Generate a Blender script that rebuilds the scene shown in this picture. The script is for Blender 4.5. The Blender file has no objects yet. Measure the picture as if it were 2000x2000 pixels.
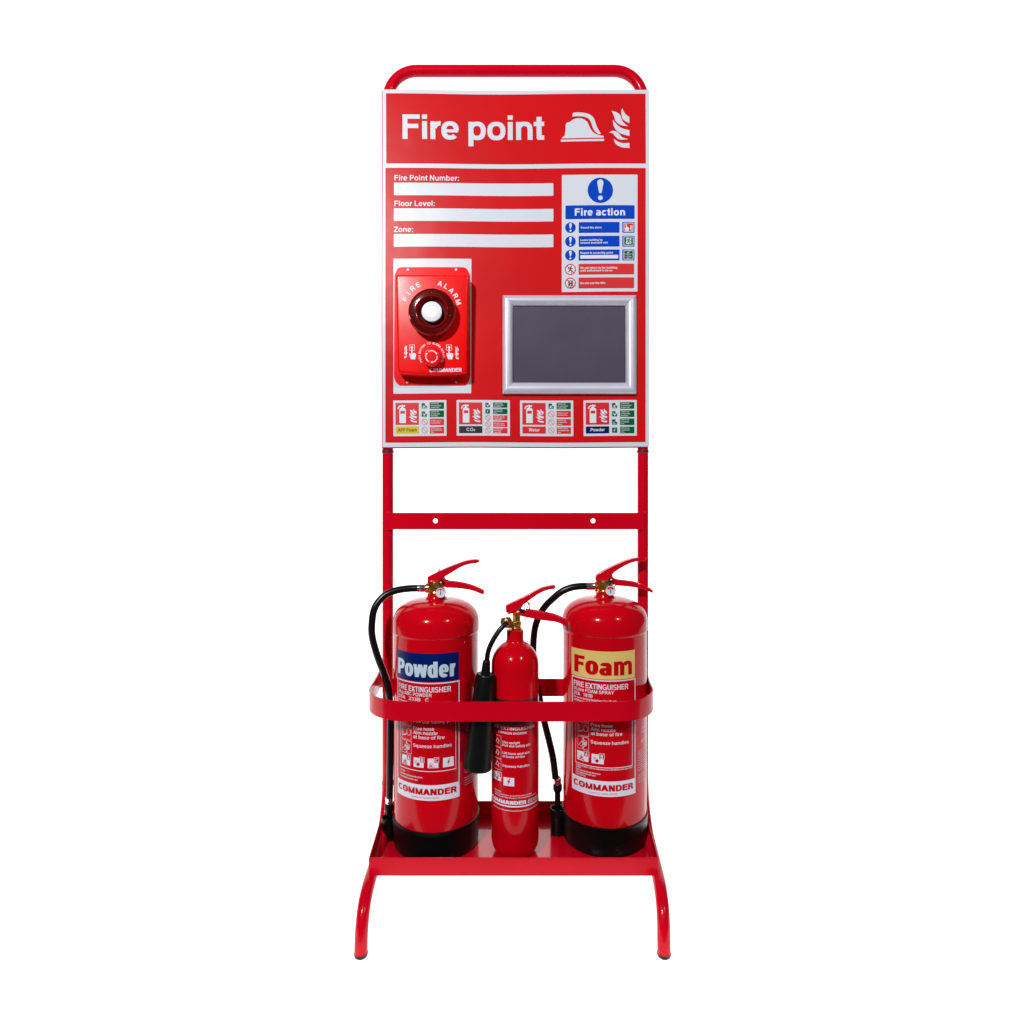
import bpy, bmesh, math, random
from mathutils import Vector, Matrix
random.seed(7)
PI = math.pi
C = bpy.context.scene.collection
SC = bpy.context.scene

# ------------------------------------------------------------------ camera
F, HX, HY = 1270.0, 1004.0, 940.0          # focal length and vanishing point on the 2000 px picture
CY, CZ = -1.52, 0.93                       # camera position (x = 0)
cd = bpy.data.cameras.new('camera'); cam = bpy.data.objects.new('camera', cd); C.objects.link(cam)
cam.location = (0, CY, CZ); cam.rotation_euler = (PI/2, 0, 0)
cd.sensor_width = 36; cd.lens = F/2000*36
cd.shift_x = -(HX-1000)/2000; cd.shift_y = (HY-1000)/2000
cd.clip_start = 0.01; cd.clip_end = 100
SC.camera = cam
# ------------------------------------------------------------------ world, lamps, exposure
w = bpy.data.worlds.new('World'); SC.world = w; w.use_nodes = True
bg = w.node_tree.nodes['Background']; bg.inputs[0].default_value = (0.93, 0.95, 1.0, 1); bg.inputs[1].default_value = 0.06
SC.view_settings.view_transform = 'Standard'; SC.view_settings.look = 'None'
SC.view_settings.exposure = 0; SC.view_settings.gamma = 1

def area(name, loc, target, sx, sy, power, col=(1, 1, 1)):
    l = bpy.data.lights.new(name, 'AREA'); l.shape = 'RECTANGLE'; l.size = sx; l.size_y = sy
    l.energy = power; l.color = col
    o = bpy.data.objects.new(name, l); C.objects.link(o); o.location = loc
    o.rotation_euler = (Vector(target)-Vector(loc)).to_track_quat('-Z', 'Y').to_euler()
    return o
area('key_softbox', (-1.2, -2.65, 2.5), (0, 0, 0.75), 0.26, 0.26, 93)
area('second_softbox', (1.75, -2.35, 2.7), (0, 0, 0.75), 0.24, 0.24, 27)

# ------------------------------------------------------------------ materials
def mat(name, col, rough=0.4, metal=0.0, coat=0.0, coat_rough=0.05, bump=0.0, bscale=60.0, spec=0.5,
        vary=0.0, vscale=8.0, trans=0.0, emit=None, rvar=0.0):
    m = bpy.data.materials.new(name); m.use_nodes = True
    nt = m.node_tree; b = nt.nodes['Principled BSDF']
    b.inputs['Base Color'].default_value = (*col, 1); b.inputs['Roughness'].default_value = rough
    b.inputs['Metallic'].default_value = metal; b.inputs['Coat Weight'].default_value = coat
    b.inputs['Coat Roughness'].default_value = coat_rough; b.inputs['Specular IOR Level'].default_value = spec
    b.inputs['Transmission Weight'].default_value = trans
    tc = nt.nodes.new('ShaderNodeTexCoord')
    if bump:
        n = nt.nodes.new('ShaderNodeTexNoise'); n.inputs['Scale'].default_value = bscale; n.inputs['Detail'].default_value = 3
        bp = nt.nodes.new('ShaderNodeBump'); bp.inputs['Strength'].default_value = 1.0; bp.inputs['Distance'].default_value = bump
        nt.links.new(tc.outputs['Object'], n.inputs['Vector']); nt.links.new(n.outputs['Fac'], bp.inputs['Height'])
        nt.links.new(bp.outputs['Normal'], b.inputs['Normal'])
        if coat: nt.links.new(bp.outputs['Normal'], b.inputs['Coat Normal'])
    if vary or rvar:
        n2 = nt.nodes.new('ShaderNodeTexNoise'); n2.inputs['Scale'].default_value = vscale; n2.inputs['Detail'].default_value = 5
        nt.links.new(tc.outputs['Object'], n2.inputs['Vector'])
        if vary:
            r = nt.nodes.new('ShaderNodeMapRange'); r.inputs['From Min'].default_value = 0.3; r.inputs['From Max'].default_value = 0.7
            r.inputs['To Min'].default_value = 1-vary; r.inputs['To Max'].default_value = 1+vary
            mx = nt.nodes.new('ShaderNodeVectorMath'); mx.operation = 'SCALE'; mx.inputs[0].default_value = col
            nt.links.new(n2.outputs['Fac'], r.inputs['Value']); nt.links.new(r.outputs[0], mx.inputs['Scale'])
            nt.links.new(mx.outputs[0], b.inputs['Base Color'])
        if rvar:
            r2 = nt.nodes.new('ShaderNodeMapRange'); r2.inputs['From Min'].default_value = 0.3; r2.inputs['From Max'].default_value = 0.7
            r2.inputs['To Min'].default_value = max(rough-rvar, 0.02); r2.inputs['To Max'].default_value = rough+rvar
            nt.links.new(n2.outputs['Fac'], r2.inputs['Value']); nt.links.new(r2.outputs[0], b.inputs['Roughness'])
    if emit:
        b.inputs['Emission Color'].default_value = (1, 1, 1, 1); b.inputs['Emission Strength'].default_value = emit
    return m
M = dict(
    frame=mat('red_powder_coat', (0.57, 0.0004, 0.012), 0.20, spec=0.15, coat=0.12, coat_rough=0.05, bump=0.00012, bscale=220, vary=0.05, vscale=5),
    tray=mat('red_glossy_tray_enamel', (0.56, 0.0005, 0.012), 0.22, spec=0.25, coat=0.8, coat_rough=0.02, bump=0.00005, bscale=25, vary=0.05, vscale=6),
    shell=mat('red_tray_paint', (0.58, 0.0005, 0.013), 0.35, spec=0.15, coat=0.1, coat_rough=0.1, bump=0.0001, bscale=60, vary=0.05, vscale=6),
    body=mat('red_extinguisher_enamel', (0.55, 0.0004, 0.007), 0.15, spec=0.12, coat=0.14, coat_rough=0.035, bump=0.00006, bscale=30, vary=0.05, vscale=9),
    alarm=mat('bright_red_plastic', (0.82, 0.0006, 0.001), 0.25, spec=0.2, coat=0.2, coat_rough=0.06, bump=0.0001, bscale=30, vary=0.04),
    sign_red=mat('red_sign_vinyl', (0.565, 0.005, 0.008), 0.30, spec=0.16, bump=0.0030, bscale=4, vary=0.06, vscale=4),
    sign_white=mat('white_sign_vinyl', (0.60, 0.63, 0.70), 0.34, bump=0.0030, bscale=4, vary=0.02, vscale=4),
    notice_red=mat('red_notice_print', (0.62, 0.010, 0.015), 0.35),
    blue=mat('blue_notice_print', (0.0, 0.05, 0.45), 0.3, spec=0.15), navy=mat('navy_print', (0.0, 0.010, 0.11), 0.3, spec=0.15),
    green=mat('green_notice_print', (0.0, 0.105, 0.025), 0.3, spec=0.15), yellow=mat('yellow_print', (0.64, 0.46, 0.01), 0.3, spec=0.2),
    ink=mat('black_print', (0.012, 0.012, 0.015), 0.35), white=mat('white_print', (0.68, 0.69, 0.77), 0.35),
    pale=mat('pale_blue_print', (0.50, 0.64, 0.74), 0.35), sand=mat('sand_yellow_print', (0.72, 0.53, 0.16), 0.35),
    label_red=mat('red_label_print', (0.51, 0.0008, 0.007), 0.22, spec=0.13), label_white=mat('white_label_print', (0.68, 0.67, 0.78), 0.30, spec=0.15),
    rubber=mat('black_rubber', (0.003, 0.0035, 0.004), 0.28, bump=0.0001, bscale=300, spec=0.3),
    plastic=mat('black_moulded_plastic', (0.003, 0.003, 0.0035), 0.38, bump=0.0001, bscale=250, spec=0.2),
    brass=mat('brass', (0.86, 0.50, 0.13), 0.24, metal=1.0, bump=0.0004, bscale=120),
    plated=mat('yellow_zinc_plating', (0.62, 0.46, 0.22), 0.25, metal=1.0, bump=0.0003, bscale=90, vary=0.3, vscale=60),
    chrome=mat('bright_plated_steel', (0.78, 0.80, 0.84), 0.16, metal=1.0, bump=0.0002, bscale=150),
    alu=mat('satin_anodised_aluminium', (0.66, 0.65, 0.76), 0.36, metal=0.35, vary=0.03, vscale=30),
    grey=mat('dark_grey_poster_panel', (0.072, 0.060, 0.096), 0.27, bump=0.00015, bscale=500, vary=0.06, vscale=5, rvar=0.05),
    lens=mat('dark_red_lens', (0.30, 0.0003, 0.0005), 0.12, trans=0.15, spec=0.4, coat=0.3), rib=mat('deep_red_ribs', (0.13, 0.0003, 0.0005), 0.25, spec=0.2),
    deep=mat('lens_inside', (0.055, 0.0003, 0.0003), 0.5, spec=0.08), cap=mat('white_moulded_cap', (0.80, 0.80, 0.86), 0.35),
    sweep=mat('white_emissive_sweep', (0.85, 0.85, 0.85), 0.6, emit=1.0, spec=0.0),  # emission added so floor and backdrop stay pure white, no real light source
    strap=mat('dark_blue_strap', (0.012, 0.014, 0.05), 0.6),
    collar=mat('dark_plated_collar', (0.25, 0.05, 0.12), 0.3, metal=0.8),
)

# ------------------------------------------------------------------ object helpers
def thing(name, label, cat, loc, group=None):
    o = bpy.data.objects.new(name, None); C.objects.link(o); o.location = loc; o.empty_display_size = 0.05
    o['label'] = label; o['category'] = cat
    if group: o['group'] = group
    return o
def wloc(p):
    v = Vector((0, 0, 0))
    while p is not None: v = v+p.location; p = p.parent
    return v
def mk(name, bm, m, parent=None, smooth=40, label=None, bevel=0.0, seg=2):
    """bm is in world coordinates; it becomes one mesh object under its parent"""
    me = bpy.data.meshes.new(name)
    if parent is not None: bmesh.ops.translate(bm, verts=bm.verts, vec=-wloc(parent))
    bm.normal_update()
    if smooth:
        ang = math.radians(smooth)
        for f in bm.faces: f.smooth = True
        for e in bm.edges:
            if len(e.link_faces) == 2 and e.link_faces[0].normal.angle(e.link_faces[1].normal, 0) > ang: e.smooth = False
    bm.to_mesh(me); bm.free()
    me.materials.append(M[m])
    o = bpy.data.objects.new(name, me); C.objects.link(o); o.parent = parent
    if label: o['label'] = label
    if bevel:
        md = o.modifiers.new('bevel', 'BEVEL'); md.width = bevel; md.segments = seg; md.limit_method = 'ANGLE'; md.angle_limit = math.radians(35)
        md.harden_normals = False
    return o
def nb(): return bmesh.new()
def box(bm, x0, y0, z0, x1, y1, z1):
    v = [bm.verts.new(p) for p in ((x0,y0,z0),(x1,y0,z0),(x1,y1,z0),(x0,y1,z0),(x0,y0,z1),(x1,y0,z1),(x1,y1,z1),(x0,y1,z1))]
    for f in ((0,3,2,1),(4,5,6,7),(0,1,5,4),(1,2,6,5),(2,3,7,6),(3,0,4,7)): bm.faces.new([v[i] for i in f])
def lathe(bm, prof, n=64, origin=(0,0,0), axis='z'):
    """prof = [(r, h)] revolved about an axis; axis 'f' points at the camera (-y)"""
    O = Vector(origin); rings = []
    for r, h in prof:
        ring = []
        if r < 1e-6:
            p = Vector((0,0,h)) if axis == 'z' else (Vector((0,-h,0)) if axis == 'f' else Vector((h,0,0)))
            ring = [bm.verts.new(O+p)]
        else:
            for i in range(n):
                a = 2*PI*i/n; c, s = r*math.cos(a), r*math.sin(a)
                p = Vector((c,s,h)) if axis == 'z' else (Vector((c,-h,s)) if axis == 'f' else Vector((h,c,s)))
                ring.append(bm.verts.new(O+p))
        rings.append(ring)
    for A, B in zip(rings, rings[1:]):
        for i in range(n):
            j = (i+1) % n
            if len(A) == 1 and len(B) == 1: continue
            if len(A) == 1: bm.faces.new((A[0], B[i], B[j]))
            elif len(B) == 1: bm.faces.new((A[i], A[j], B[0]))
            else: bm.faces.new((A[i], A[j], B[j], B[i]))
    bmesh.ops.recalc_face_normals(bm, faces=bm.faces)
def catmull(pts, k=8):
    P = [Vector(p) for p in pts]; out = []
    Q = [2*P[0]-P[1]]+P+[2*P[-1]-P[-2]]
    for i in range(1, len(Q)-2):
        p0, p1, p2, p3 = Q[i-1:i+3]
        for j in range(k):
            t = j/k
            out.append(0.5*((2*p1)+(p2-p0)*t+(2*p0-5*p1+4*p2-p3)*t*t+(3*p1-p0-3*p2+p3)*t**3))
    out.append(P[-1]); return out
def tube(bm, pts, r, n=20, cap=True):
    P = [Vector(p) for p in pts]; rings = []; up = None
    for i, p in enumerate(P):
        t = (P[min(i+1, len(P)-1)]-P[max(i-1, 0)]).normalized()
        if up is None:
            up = Vector((0,1,0)) if abs(t.y) < 0.9 else Vector((1,0,0))
        up = (up-t*up.dot(t)).normalized(); sd = t.cross(up)
        rr = r[i] if isinstance(r, (list, tuple)) else r
        rings.append([bm.verts.new(p+rr*(math.cos(2*PI*k/n)*up+math.sin(2*PI*k/n)*sd)) for k in range(n)])
    for A, B in zip(rings, rings[1:]):
        for i in range(n): bm.faces.new((A[i], A[(i+1) % n], B[(i+1) % n], B[i]))
    if cap: bm.faces.new(rings[0][::-1]); bm.faces.new(rings[-1])
    bmesh.ops.recalc_face_normals(bm, faces=bm.faces)
def prism(bm, pts, y0, y1):
    """outline in (x, z) extruded from y0 (front) to y1"""
    a = [bm.verts.new((x, y0, z)) for x, z in pts]; b = [bm.verts.new((x, y1, z)) for x, z in pts]; n = len(pts)
    bm.faces.new(a); bm.faces.new(b[::-1])
    for i in range(n): bm.faces.new((a[i], b[i], b[(i+1) % n], a[(i+1) % n]))
    bmesh.ops.recalc_face_normals(bm, faces=bm.faces)
def ribbon(bm, path, z0, z1, t, closed=False):
    """upright sheet-metal strip following a path in (x, y)"""
    n = len(path); P = [Vector((p[0], p[1])) for p in path]; rows = []
    for i in range(n):
        a = P[i-1] if (i or closed) else P[0]; b = P[(i+1) % n] if (i < n-1 or closed) else P[-1]
        d = (b-a).normalized(); nn = Vector((-d.y, d.x))*t/2
        o, q = P[i]+nn, P[i]-nn
        dz = path[i][2] if len(path[i]) > 2 else 0
        rows.append([bm.verts.new((o.x, o.y, z0+dz)), bm.verts.new((o.x, o.y, z1+dz)), bm.verts.new((q.x, q.y, z1+dz)), bm.verts.new((q.x, q.y, z0+dz))])
    for i in range(n if closed else n-1):
        A, B = rows[i], rows[(i+1) % n]
        for k in range(4): bm.faces.new((A[k], A[(k+1) % 4], B[(k+1) % 4], B[k]))
    if not closed: bm.faces.new(rows[0][::-1]); bm.faces.new(rows[-1])
    bmesh.ops.recalc_face_normals(bm, faces=bm.faces)
def at(px, py, Z): return ((px-HX)*Z/F, CZ-(py-HY)*Z/F)      # measured on the photograph, at distance Z

# ------------------------------------------------------------------ a bold grotesque alphabet made of strokes
def ringf(cx, cy, rx, ry, a0, a1, V, H, n=28, ex=2.35):
    k = max(3, int(n*abs(a1-a0)/360)); out = []
    def pt(a, x, y):
        c, s = math.cos(a), math.sin(a)
        return (cx+x*math.copysign(abs(c)**(2/ex), c), cy+y*math.copysign(abs(s)**(2/ex), s))
    for i in range(k):
        a, b = math.radians(a0+(a1-a0)*i/k), math.radians(a0+(a1-a0)*(i+1)/k)
        out.append([pt(a, rx, ry), pt(b, rx, ry), pt(b, rx-V, ry-H), pt(a, rx-V, ry-H)])
    return out
def glyph(c, V, H, N, X=.73):
    B = lambda x0, y0, x1, y1: [(x0,y0),(x1,y0),(x1,y1),(x0,y1)]
    if c in 'mwM': V = .17+(V-.17)*.62; H = H*.95
    R = lambda cx, cy, rx, ry, a0, a1, v=V, h=H: ('r', ringf(cx, cy, rx, ry, a0, a1, v, h, N))
    l = 0.09; D = V*1.12; cy = X/2
    g = {
    'F': (.85, [B(l,0,l+V,1), B(l+V,1-H,.80,1), B(l+V,.44,.74,.44+H)]),
    'E': (.90, [B(l,0,l+V,1), B(l+V,1-H,.83,1), B(l+V,.43,.79,.43+H), B(l+V,0,.85,H)]),
    'L': (.82, [B(l,0,l+V,1), B(l+V,0,.79,H)]), 'I': (.18+V, [B(l,0,l+V,1)]),
    'T': (.84, [B(.42-V/2,0,.42+V/2,1-H), B(.02,1-H,.82,1)]),
    'H': (1.0, [B(l,0,l+V,1), B(.91-V,0,.91,1), B(l+V,.5-H/2,.91-V,.5+H/2)]),
    'P': (.93, [B(l,0,l+V,1), B(l+V,1-H,.52,1), B(l+V,.36,.52,.36+H), R(.52,.68,.36,.32,-90,90)]),
    'R': (1.0, [B(l,0,l+V,1), B(l+V,1-H,.54,1), B(l+V,.40,.54,.40+H), R(.54,.70,.36,.30,-90,90), [(.50,.42),(.50+D,.46),(.94,0),(.94-D,0)]]),
    'B': (1.0, [B(l,0,l+V,1), B(l+V,1-H,.54,1), B(l+V,.46,.54,.46+H), B(l+V,0,.56,H), R(.54,.73,.34,.27,-90,90), R(.56,.30,.37,.30,-90,90)]),
    'D': (1.0, [B(l,0,l+V,1), B(l+V,1-H,.46,1), B(l+V,0,.46,H), R(.46,.5,.48,.5,-90,90)]),
    'O': (1.08, [R(.54,.5,.49,.52,0,360)]), 'Q': (1.08, [R(.54,.5,.49,.52,0,360), [(.55,.25),(.70,.32),(1.0,-.03),(.86,-.10)]]),
    'C': (1.02, [R(.52,.5,.47,.52,38,322)]), 'G': (1.08, [R(.53,.5,.48,.52,38,340), B(.56,.38,.98,.38+H), B(.99-V*.8,0,.99,.39)]),
    'S': (.94, [R(.47,.72,.38,.295,15,270), R(.48,.28,.40,.295,-168,90)]),
    'U': (.98, [R(.49,.38,.41,.395,180,360), B(.08,.38,.08+V,1), B(.90-V,.38,.90,1)]),
    'N': (1.0, [B(l,0,l+V,1), B(.91-V,0,.91,1), [(l,1),(l+D,1),(.91,0),(.91-D,0)]]),
    'M': (1.17, [B(l,0,l+V,1), B(1.08-V,0,1.08,1), [(l,1),(l+D,1),(.585+D/2,0),(.585-D/2,0)], [(1.08,1),(1.08-D,1),(.585-D/2,0),(.585+D/2,0)]]),
    'A': (1.0, [[(.01,0),(.01+D,0),(.5+D/2,1),(.5-D/2,1)], [(.99,0),(.99-D,0),(.5-D/2,1),(.5+D/2,1)], B(.26,.22,.74,.22+H)]),
    'V': (.95, [[(.01,1),(.01+D,1),(.475+D/2,0),(.475-D/2,0)], [(.94,1),(.94-D,1),(.475-D/2,0),(.475+D/2,0)]]),
    'W': (1.32, [[(.01,1),(.01+D,1),(.35+D/2,0),(.35-D/2,0)], [(.66+D/2,1),(.66-D/2,1),(.35-D/2,0),(.35+D/2,0)], [(.66-D/2,1),(.66+D/2,1),(.97+D/2,0),(.97-D/2,0)], [(1.31,1),(1.31-D,1),(.97-D/2,0),(.97+D/2,0)]]),
    'X': (.94, [[(.02,1),(.06+D,1),(.92,0),(.88-D,0)], [(.92,1),(.88-D,1),(.02,0),(.06+D,0)]]),
    'Y': (.94, [B(.47-V/2,0,.47+V/2,.42), [(.01,1),(.03+D,1),(.47+V/2,.40),(.47-V/2,.40)], [(.93,1),(.91-D,1),(.47-V/2,.40),(.47+V/2,.40)]]),
    'Z': (.85, [B(.05,1-H,.81,1), B(.04,0,.82,H), [(.81,1-H),(.81-D*1.2,1-H),(.04,H),(.04+D*1.2,H)]]),
    'K': (1.0, [B(l,0,l+V,1), [(.95,1),(.93-D,1),(l+V,.42),(l+V,.65)], [(.40,.58),(.55,.72),(.98,0),(.96-D,0)]]),
    'n': (.85, [B(l,0,l+V,X), R(.43,X+.015-.34,.34,.34,0,170), B(.77-V,0,.77,X+.015-.34)]),
    'h': (.85, [B(l,0,l+V,1), R(.43,X+.015-.34,.34,.34,0,170), B(.77-V,0,.77,X+.015-.34)]),
    'u': (.85, [B(.77-V,0,.77,X), R(.42,.325,.34,.34,190,360), B(.08,.325,.08+V,X)]),
    'm': (1.26, [B(l,0,l+V,X), R(.39,X+.015-.30,.30,.30,0,170), B(.69-V,0,.69,X+.015-.30), R(.885,X+.015-.30,.30,.30,0,170), B(1.185-V,0,1.185,X+.015-.30)]),
    'r': (.54, [B(l,0,l+V,X), R(.50,X+.01-.36,.36,.36,88,165)]),
    'i': (.18+V, [B(l,0,l+V,X), B(l,1-H,l+V,1)]), 'l': (.18+V, [B(l,0,l+V,1)]), 'j': (.18+V, [B(l,-.15,l+V,X), B(l,1-H,l+V,1), B(l-.12,-.25,l+V,-.15)]),
    'o': (.85, [R(.425,cy,.375,cy+.015,0,360)]), 'c': (.78, [R(.41,cy,.365,cy+.015,42,318)]),
    'e': (.80, [R(.405,cy,.36,cy+.015,0,318), B(.05+V*.7,cy-H*.45,.765-V*.15,cy+H*.25)]),
    'b': (.86, [B(l,0,l+V,1), R(.445,cy,.36,cy+.015,0,360)]), 'p': (.86, [B(l,-.27,l+V,X), R(.445,cy,.36,cy+.015,0,360)]),
    'd': (.86, [B(.77-V,0,.77,1), R(.415,cy,.36,cy+.015,0,360)]), 'q': (.86, [B(.77-V,-.27,.77,X), R(.415,cy,.36,cy+.015,0,360)]),
    'g': (.86, [B(.77-V,-.05,.77,X), R(.415,cy,.36,cy+.015,0,360), R(.425,-.03,.345,.25,190,360,V,H*.85)]),
    'a': (.80, [R(.40,.50,.32,.245,0,168), B(.72-V,0,.72,.50), R(.37,.215,.325,.23,0,360,V*.95,H*.85)]),
    's': (.76, [R(.38,.525,.32,.22,12,270,V*.95,H*.9), R(.385,.205,.335,.22,-168,90,V*.95,H*.9)]),
    't': (.47, [B(.13,.05,.13+V,.93), B(.01,X-H,.44,X), B(.16,-.005,.44,H)]),
    'f': (.47, [B(.13,0,.13+V,.85), B(.01,X-H,.44,X), R(.46,.72,.33,.28,88,175)]),
    'k': (.80, [B(l,0,l+V,1), [(.76,X),(.74-D,X),(l+V,.26),(l+V,.48)], [(.33,.40),(.46,.52),(.80,0),(.78-D,0)]]),
    'v': (.78, [[(.01,X),(.01+D,X),(.39+D/2,0),(.39-D/2,0)], [(.77,X),(.77-D,X),(.39-D/2,0),(.39+D/2,0)]]),
    'w': (1.09, [[(.01,X),(.01+D*.9,X),(.29+D/2,0),(.29-D/2,0)], [(.545+D/2,X),(.545-D/2,X),(.29-D/2,0),(.29+D/2,0)], [(.545-D/2,X),(.545+D/2,X),(.80+D/2,0),(.80-D/2,0)], [(1.08,X),(1.08-D*.9,X),(.80-D/2,0),(.80+D/2,0)]]),
    'x': (.78, [[(.01,X),(.05+D,X),(.77,0),(.73-D,0)], [(.77,X),(.73-D,X),(.01,0),(.05+D,0)]]),
    'y': (.78, [[(.01,X),(.01+D,X),(.39+D/2,0),(.39-D/2,0)], [(.77,X),(.77-D,X),(.20,-.27),(.20+D,-.27)], B(.08,-.27,.24,-.27+H)]),
    'z': (.70, [B(.05,X-H,.66,X), B(.04,0,.67,H), [(.66,X-H),(.66-D*1.2,X-H),(.04,H),(.04+D*1.2,H)]]),
    '0': (.78, [R(.39,.5,.34,.515,0,360)]), '1': (.78, [B(.36,0,.36+V,1), B(.14,.68,.36,.68+H)]),
    '2': (.78, [R(.39,.68,.33,.335,-35,165), B(.05,0,.72,H), [(.70,.50),(.70-D*1.3,.52),(.05,H),(.05+D*1.3,H)]]),
    '3': (.78, [R(.38,.74,.31,.27,-90,165), R(.38,.29,.33,.305,-165,90)]), '7': (.78, [B(.05,1-H,.72,1), [(.72,1-H),(.72-D,1-H),(.18,0),(.18+D,0)]]),
    '5': (.78, [B(.12,1-H,.68,1), B(.12,.45,.12+V,1-H), R(.38,.32,.34,.335,-165,130)]),
    '8': (.78, [R(.39,.74,.30,.27,0,360), R(.39,.27,.34,.29,0,360)]), '9': (.78, [R(.39,.68,.33,.33,0,360), B(.72-V,.25,.72,.66), R(.39,.28,.33,.29,-160,0)]),
    '.': (.36, [B(.09,0,.09+V,H*1.1)]), ',': (.36, [B(.09,-.1,.09+V*.8,H)]), ':': (.42, [B(.12,0,.12+V,H*1.1), B(.12,X-H*1.1,.12+V,X)]),
    '-': (.46, [B(.06,.3,.40,.3+H)]), '&': (.95, [R(.42,.76,.24,.25,0,360), R(.38,.25,.33,.26,0,360), [(.5,.5),(.68,.5),(.94,0),(.72,0)]]),
    '(': (.42, [R(.42,.40,.33,.62,110,250)]), ')': (.42, [R(0,.40,.33,.62,-70,70)]), ' ': (.36, []),
    }
    return g.get(c, (.36, []))
def lay_text(s, V=.185, H=.155, track=0.0, N=28, shear=0.0, X=.73):
    """returns (ink width, polygons) with cap height 1 and the left edge of the ink at 0"""
    x = 0; polys = []; d = 0
    for c in s:
        adv, prims = glyph(c, V, H, N, X)
        for p in prims:
            for q in (p[1] if isinstance(p, tuple) else [p]):
                polys.append(([(x+a+shear*b, b) for a, b in q], d % 5))
            d += 1
        x += adv+track
    if not polys: return 0, []
    x0 = min(a for q, _ in polys for a, b in q); x1 = max(a for q, _ in polys for a, b in q)
    return x1-x0, [([(a-x0, b) for a, b in q], k) for q, k in polys]

# ------------------------------------------------------------------ flat print laid on a surface
class Print:
    """polygons in (u, v) metres, pressed onto a surface by a mapping"""
    def __init__(s, mapping, step=0.0): s.map = mapping; s.step = step; s.polys = []
    def poly(s, pts, k=0): s.polys.append((pts, k)); return s
    def rect(s, u0, v0, u1, v1, r=0.0, k=0):
        if u0 > u1: u0, u1 = u1, u0
        if v0 > v1: v0, v1 = v1, v0
        if r <= 0: return s.poly([(u0,v0),(u1,v0),(u1,v1),(u0,v1)], k)
        pts = []
        for cx, cy, a in ((u1-r,v0+r,-90),(u1-r,v1-r,0),(u0+r,v1-r,90),(u0+r,v0+r,180)):
            for j in range(5): t = math.radians(a+90*j/4); pts.append((cx+r*math.cos(t), cy+r*math.sin(t)))
        return s.poly(pts, k)
    def disc(s, cx, cy, r, k=0, n=40): return s.poly([(cx+r*math.cos(2*PI*i/n), cy+r*math.sin(2*PI*i/n)) for i in range(n)], k)
    def ring(s, cx, cy, r, t, a0=0, a1=360, k=0, n=40):
        for q in ringf(cx, cy, r, r, a0, a1, t, t, n, 2.0): s.poly(q, k)
        return s
    def frame(s, u0, v0, u1, v1, t, k=0):
        if v0 > v1: v0, v1 = v1, v0
        for r in ((u0,v0,u1,v0+t),(u0,v1-t,u1,v1),(u0,v0+t,u0+t,v1-t),(u1-t,v0+t,u1,v1-t)): s.rect(*r, k=k)
        return s
    def text(s, t, u0, v0, cap, u1=None, align='l', V=.185, H=.155, track=0.0, shear=0.0, slope=0.0, xs=1.0, N=24, X=.73):
        wd, polys = lay_text(t, V, H, track, N, shear, X)
        if u1 is not None and align == 'l': sx = (u1-u0)/wd; off = u0
        else:
            sx = cap*xs; off = u0 if align == 'l' else u0-wd*sx/2
        for q, k in polys:
            s.poly([(off+a*sx, v0+b*cap+slope*a*sx) for a, b in q], k)
        return s
    def arctext(s, t, cx, cy, r, cap, a0, a1, V=.2, H=.17):
        """letters standing on a circle, clock angles a0..a1 in degrees from the top"""
        n = len(t)
        for i, c in enumerate(t):
            wd, polys = lay_text(c, V, H, 0, 20)
            a = math.radians(a0+(a1-a0)*i/max(1, n-1))
            for q, k in polys:
                s.poly([(cx+(x-wd/2)*cap*math.cos(a)+(r+y*cap)*math.sin(a), cy-(x-wd/2)*cap*math.sin(a)+(r+y*cap)*math.cos(a)) for x, y in q], k)
        return s
    def done(s, name, m, layer, parent, label=None):
        bm = nb(); lz = bm.verts.layers.float.new('h')
        for pts, k in s.polys:
            vs = [bm.verts.new((a, 0, b)) for a, b in pts]
            for v in vs: v[lz] = k*0.00003
            try: bm.faces.new(vs)
            except ValueError: pass
        bm.normal_update()
        if s.step:
            bmesh.ops.triangulate(bm, faces=[f for f in bm.faces if len(f.verts) > 4])
            us = [v.co.x for v in bm.verts]; a, b = min(us), max(us); u = math.floor(a/s.step)*s.step+s.step
            while u < b:
                bmesh.ops.bisect_plane(bm, geom=bm.verts[:]+bm.edges[:]+bm.faces[:], dist=1e-7, plane_co=(u, 0, 0), plane_no=(1, 0, 0)); u += s.step
        for v in bm.verts: v.co = Vector(s.map(v.co.x, v.co.z, layer*0.00028+v[lz]))
        bm.normal_update()
        for f in bm.faces:
            if s.front(f): f.normal_flip()
        return mk(name, bm, m, parent, smooth=0 if not s.step else 30, label=label)
    def front(s, f):
        c = f.calc_center_median(); return f.normal.dot(Vector((0, CY, CZ))-c) < 0

# ================================================================== the studio sweep, with added glow that keeps it shadowless white
GZ = 0.0135      # ground level
bm = nb()
prof = [(-0.435, GZ), (0.5, GZ), (2.0, GZ), (3.7, GZ)]+[(3.7+0.8*math.sin(math.radians(a)), GZ+0.8-0.8*math.cos(math.radians(a))) for a in range(10, 91, 10)]+[(4.5, 7.5)]
rows = []
for y, z in prof:
    hw_ = 1.0+0.90*(1.52+y); rows.append([bm.verts.new((x, y, z)) for x in (-hw_, hw_)])
for a, b in zip(rows, rows[1:]): bm.faces.new((a[0], a[1], b[1], b[0]))
o = mk('studio_floor_and_backdrop', bm, 'sweep', None, 60); o['kind'] = 'structure'

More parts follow.
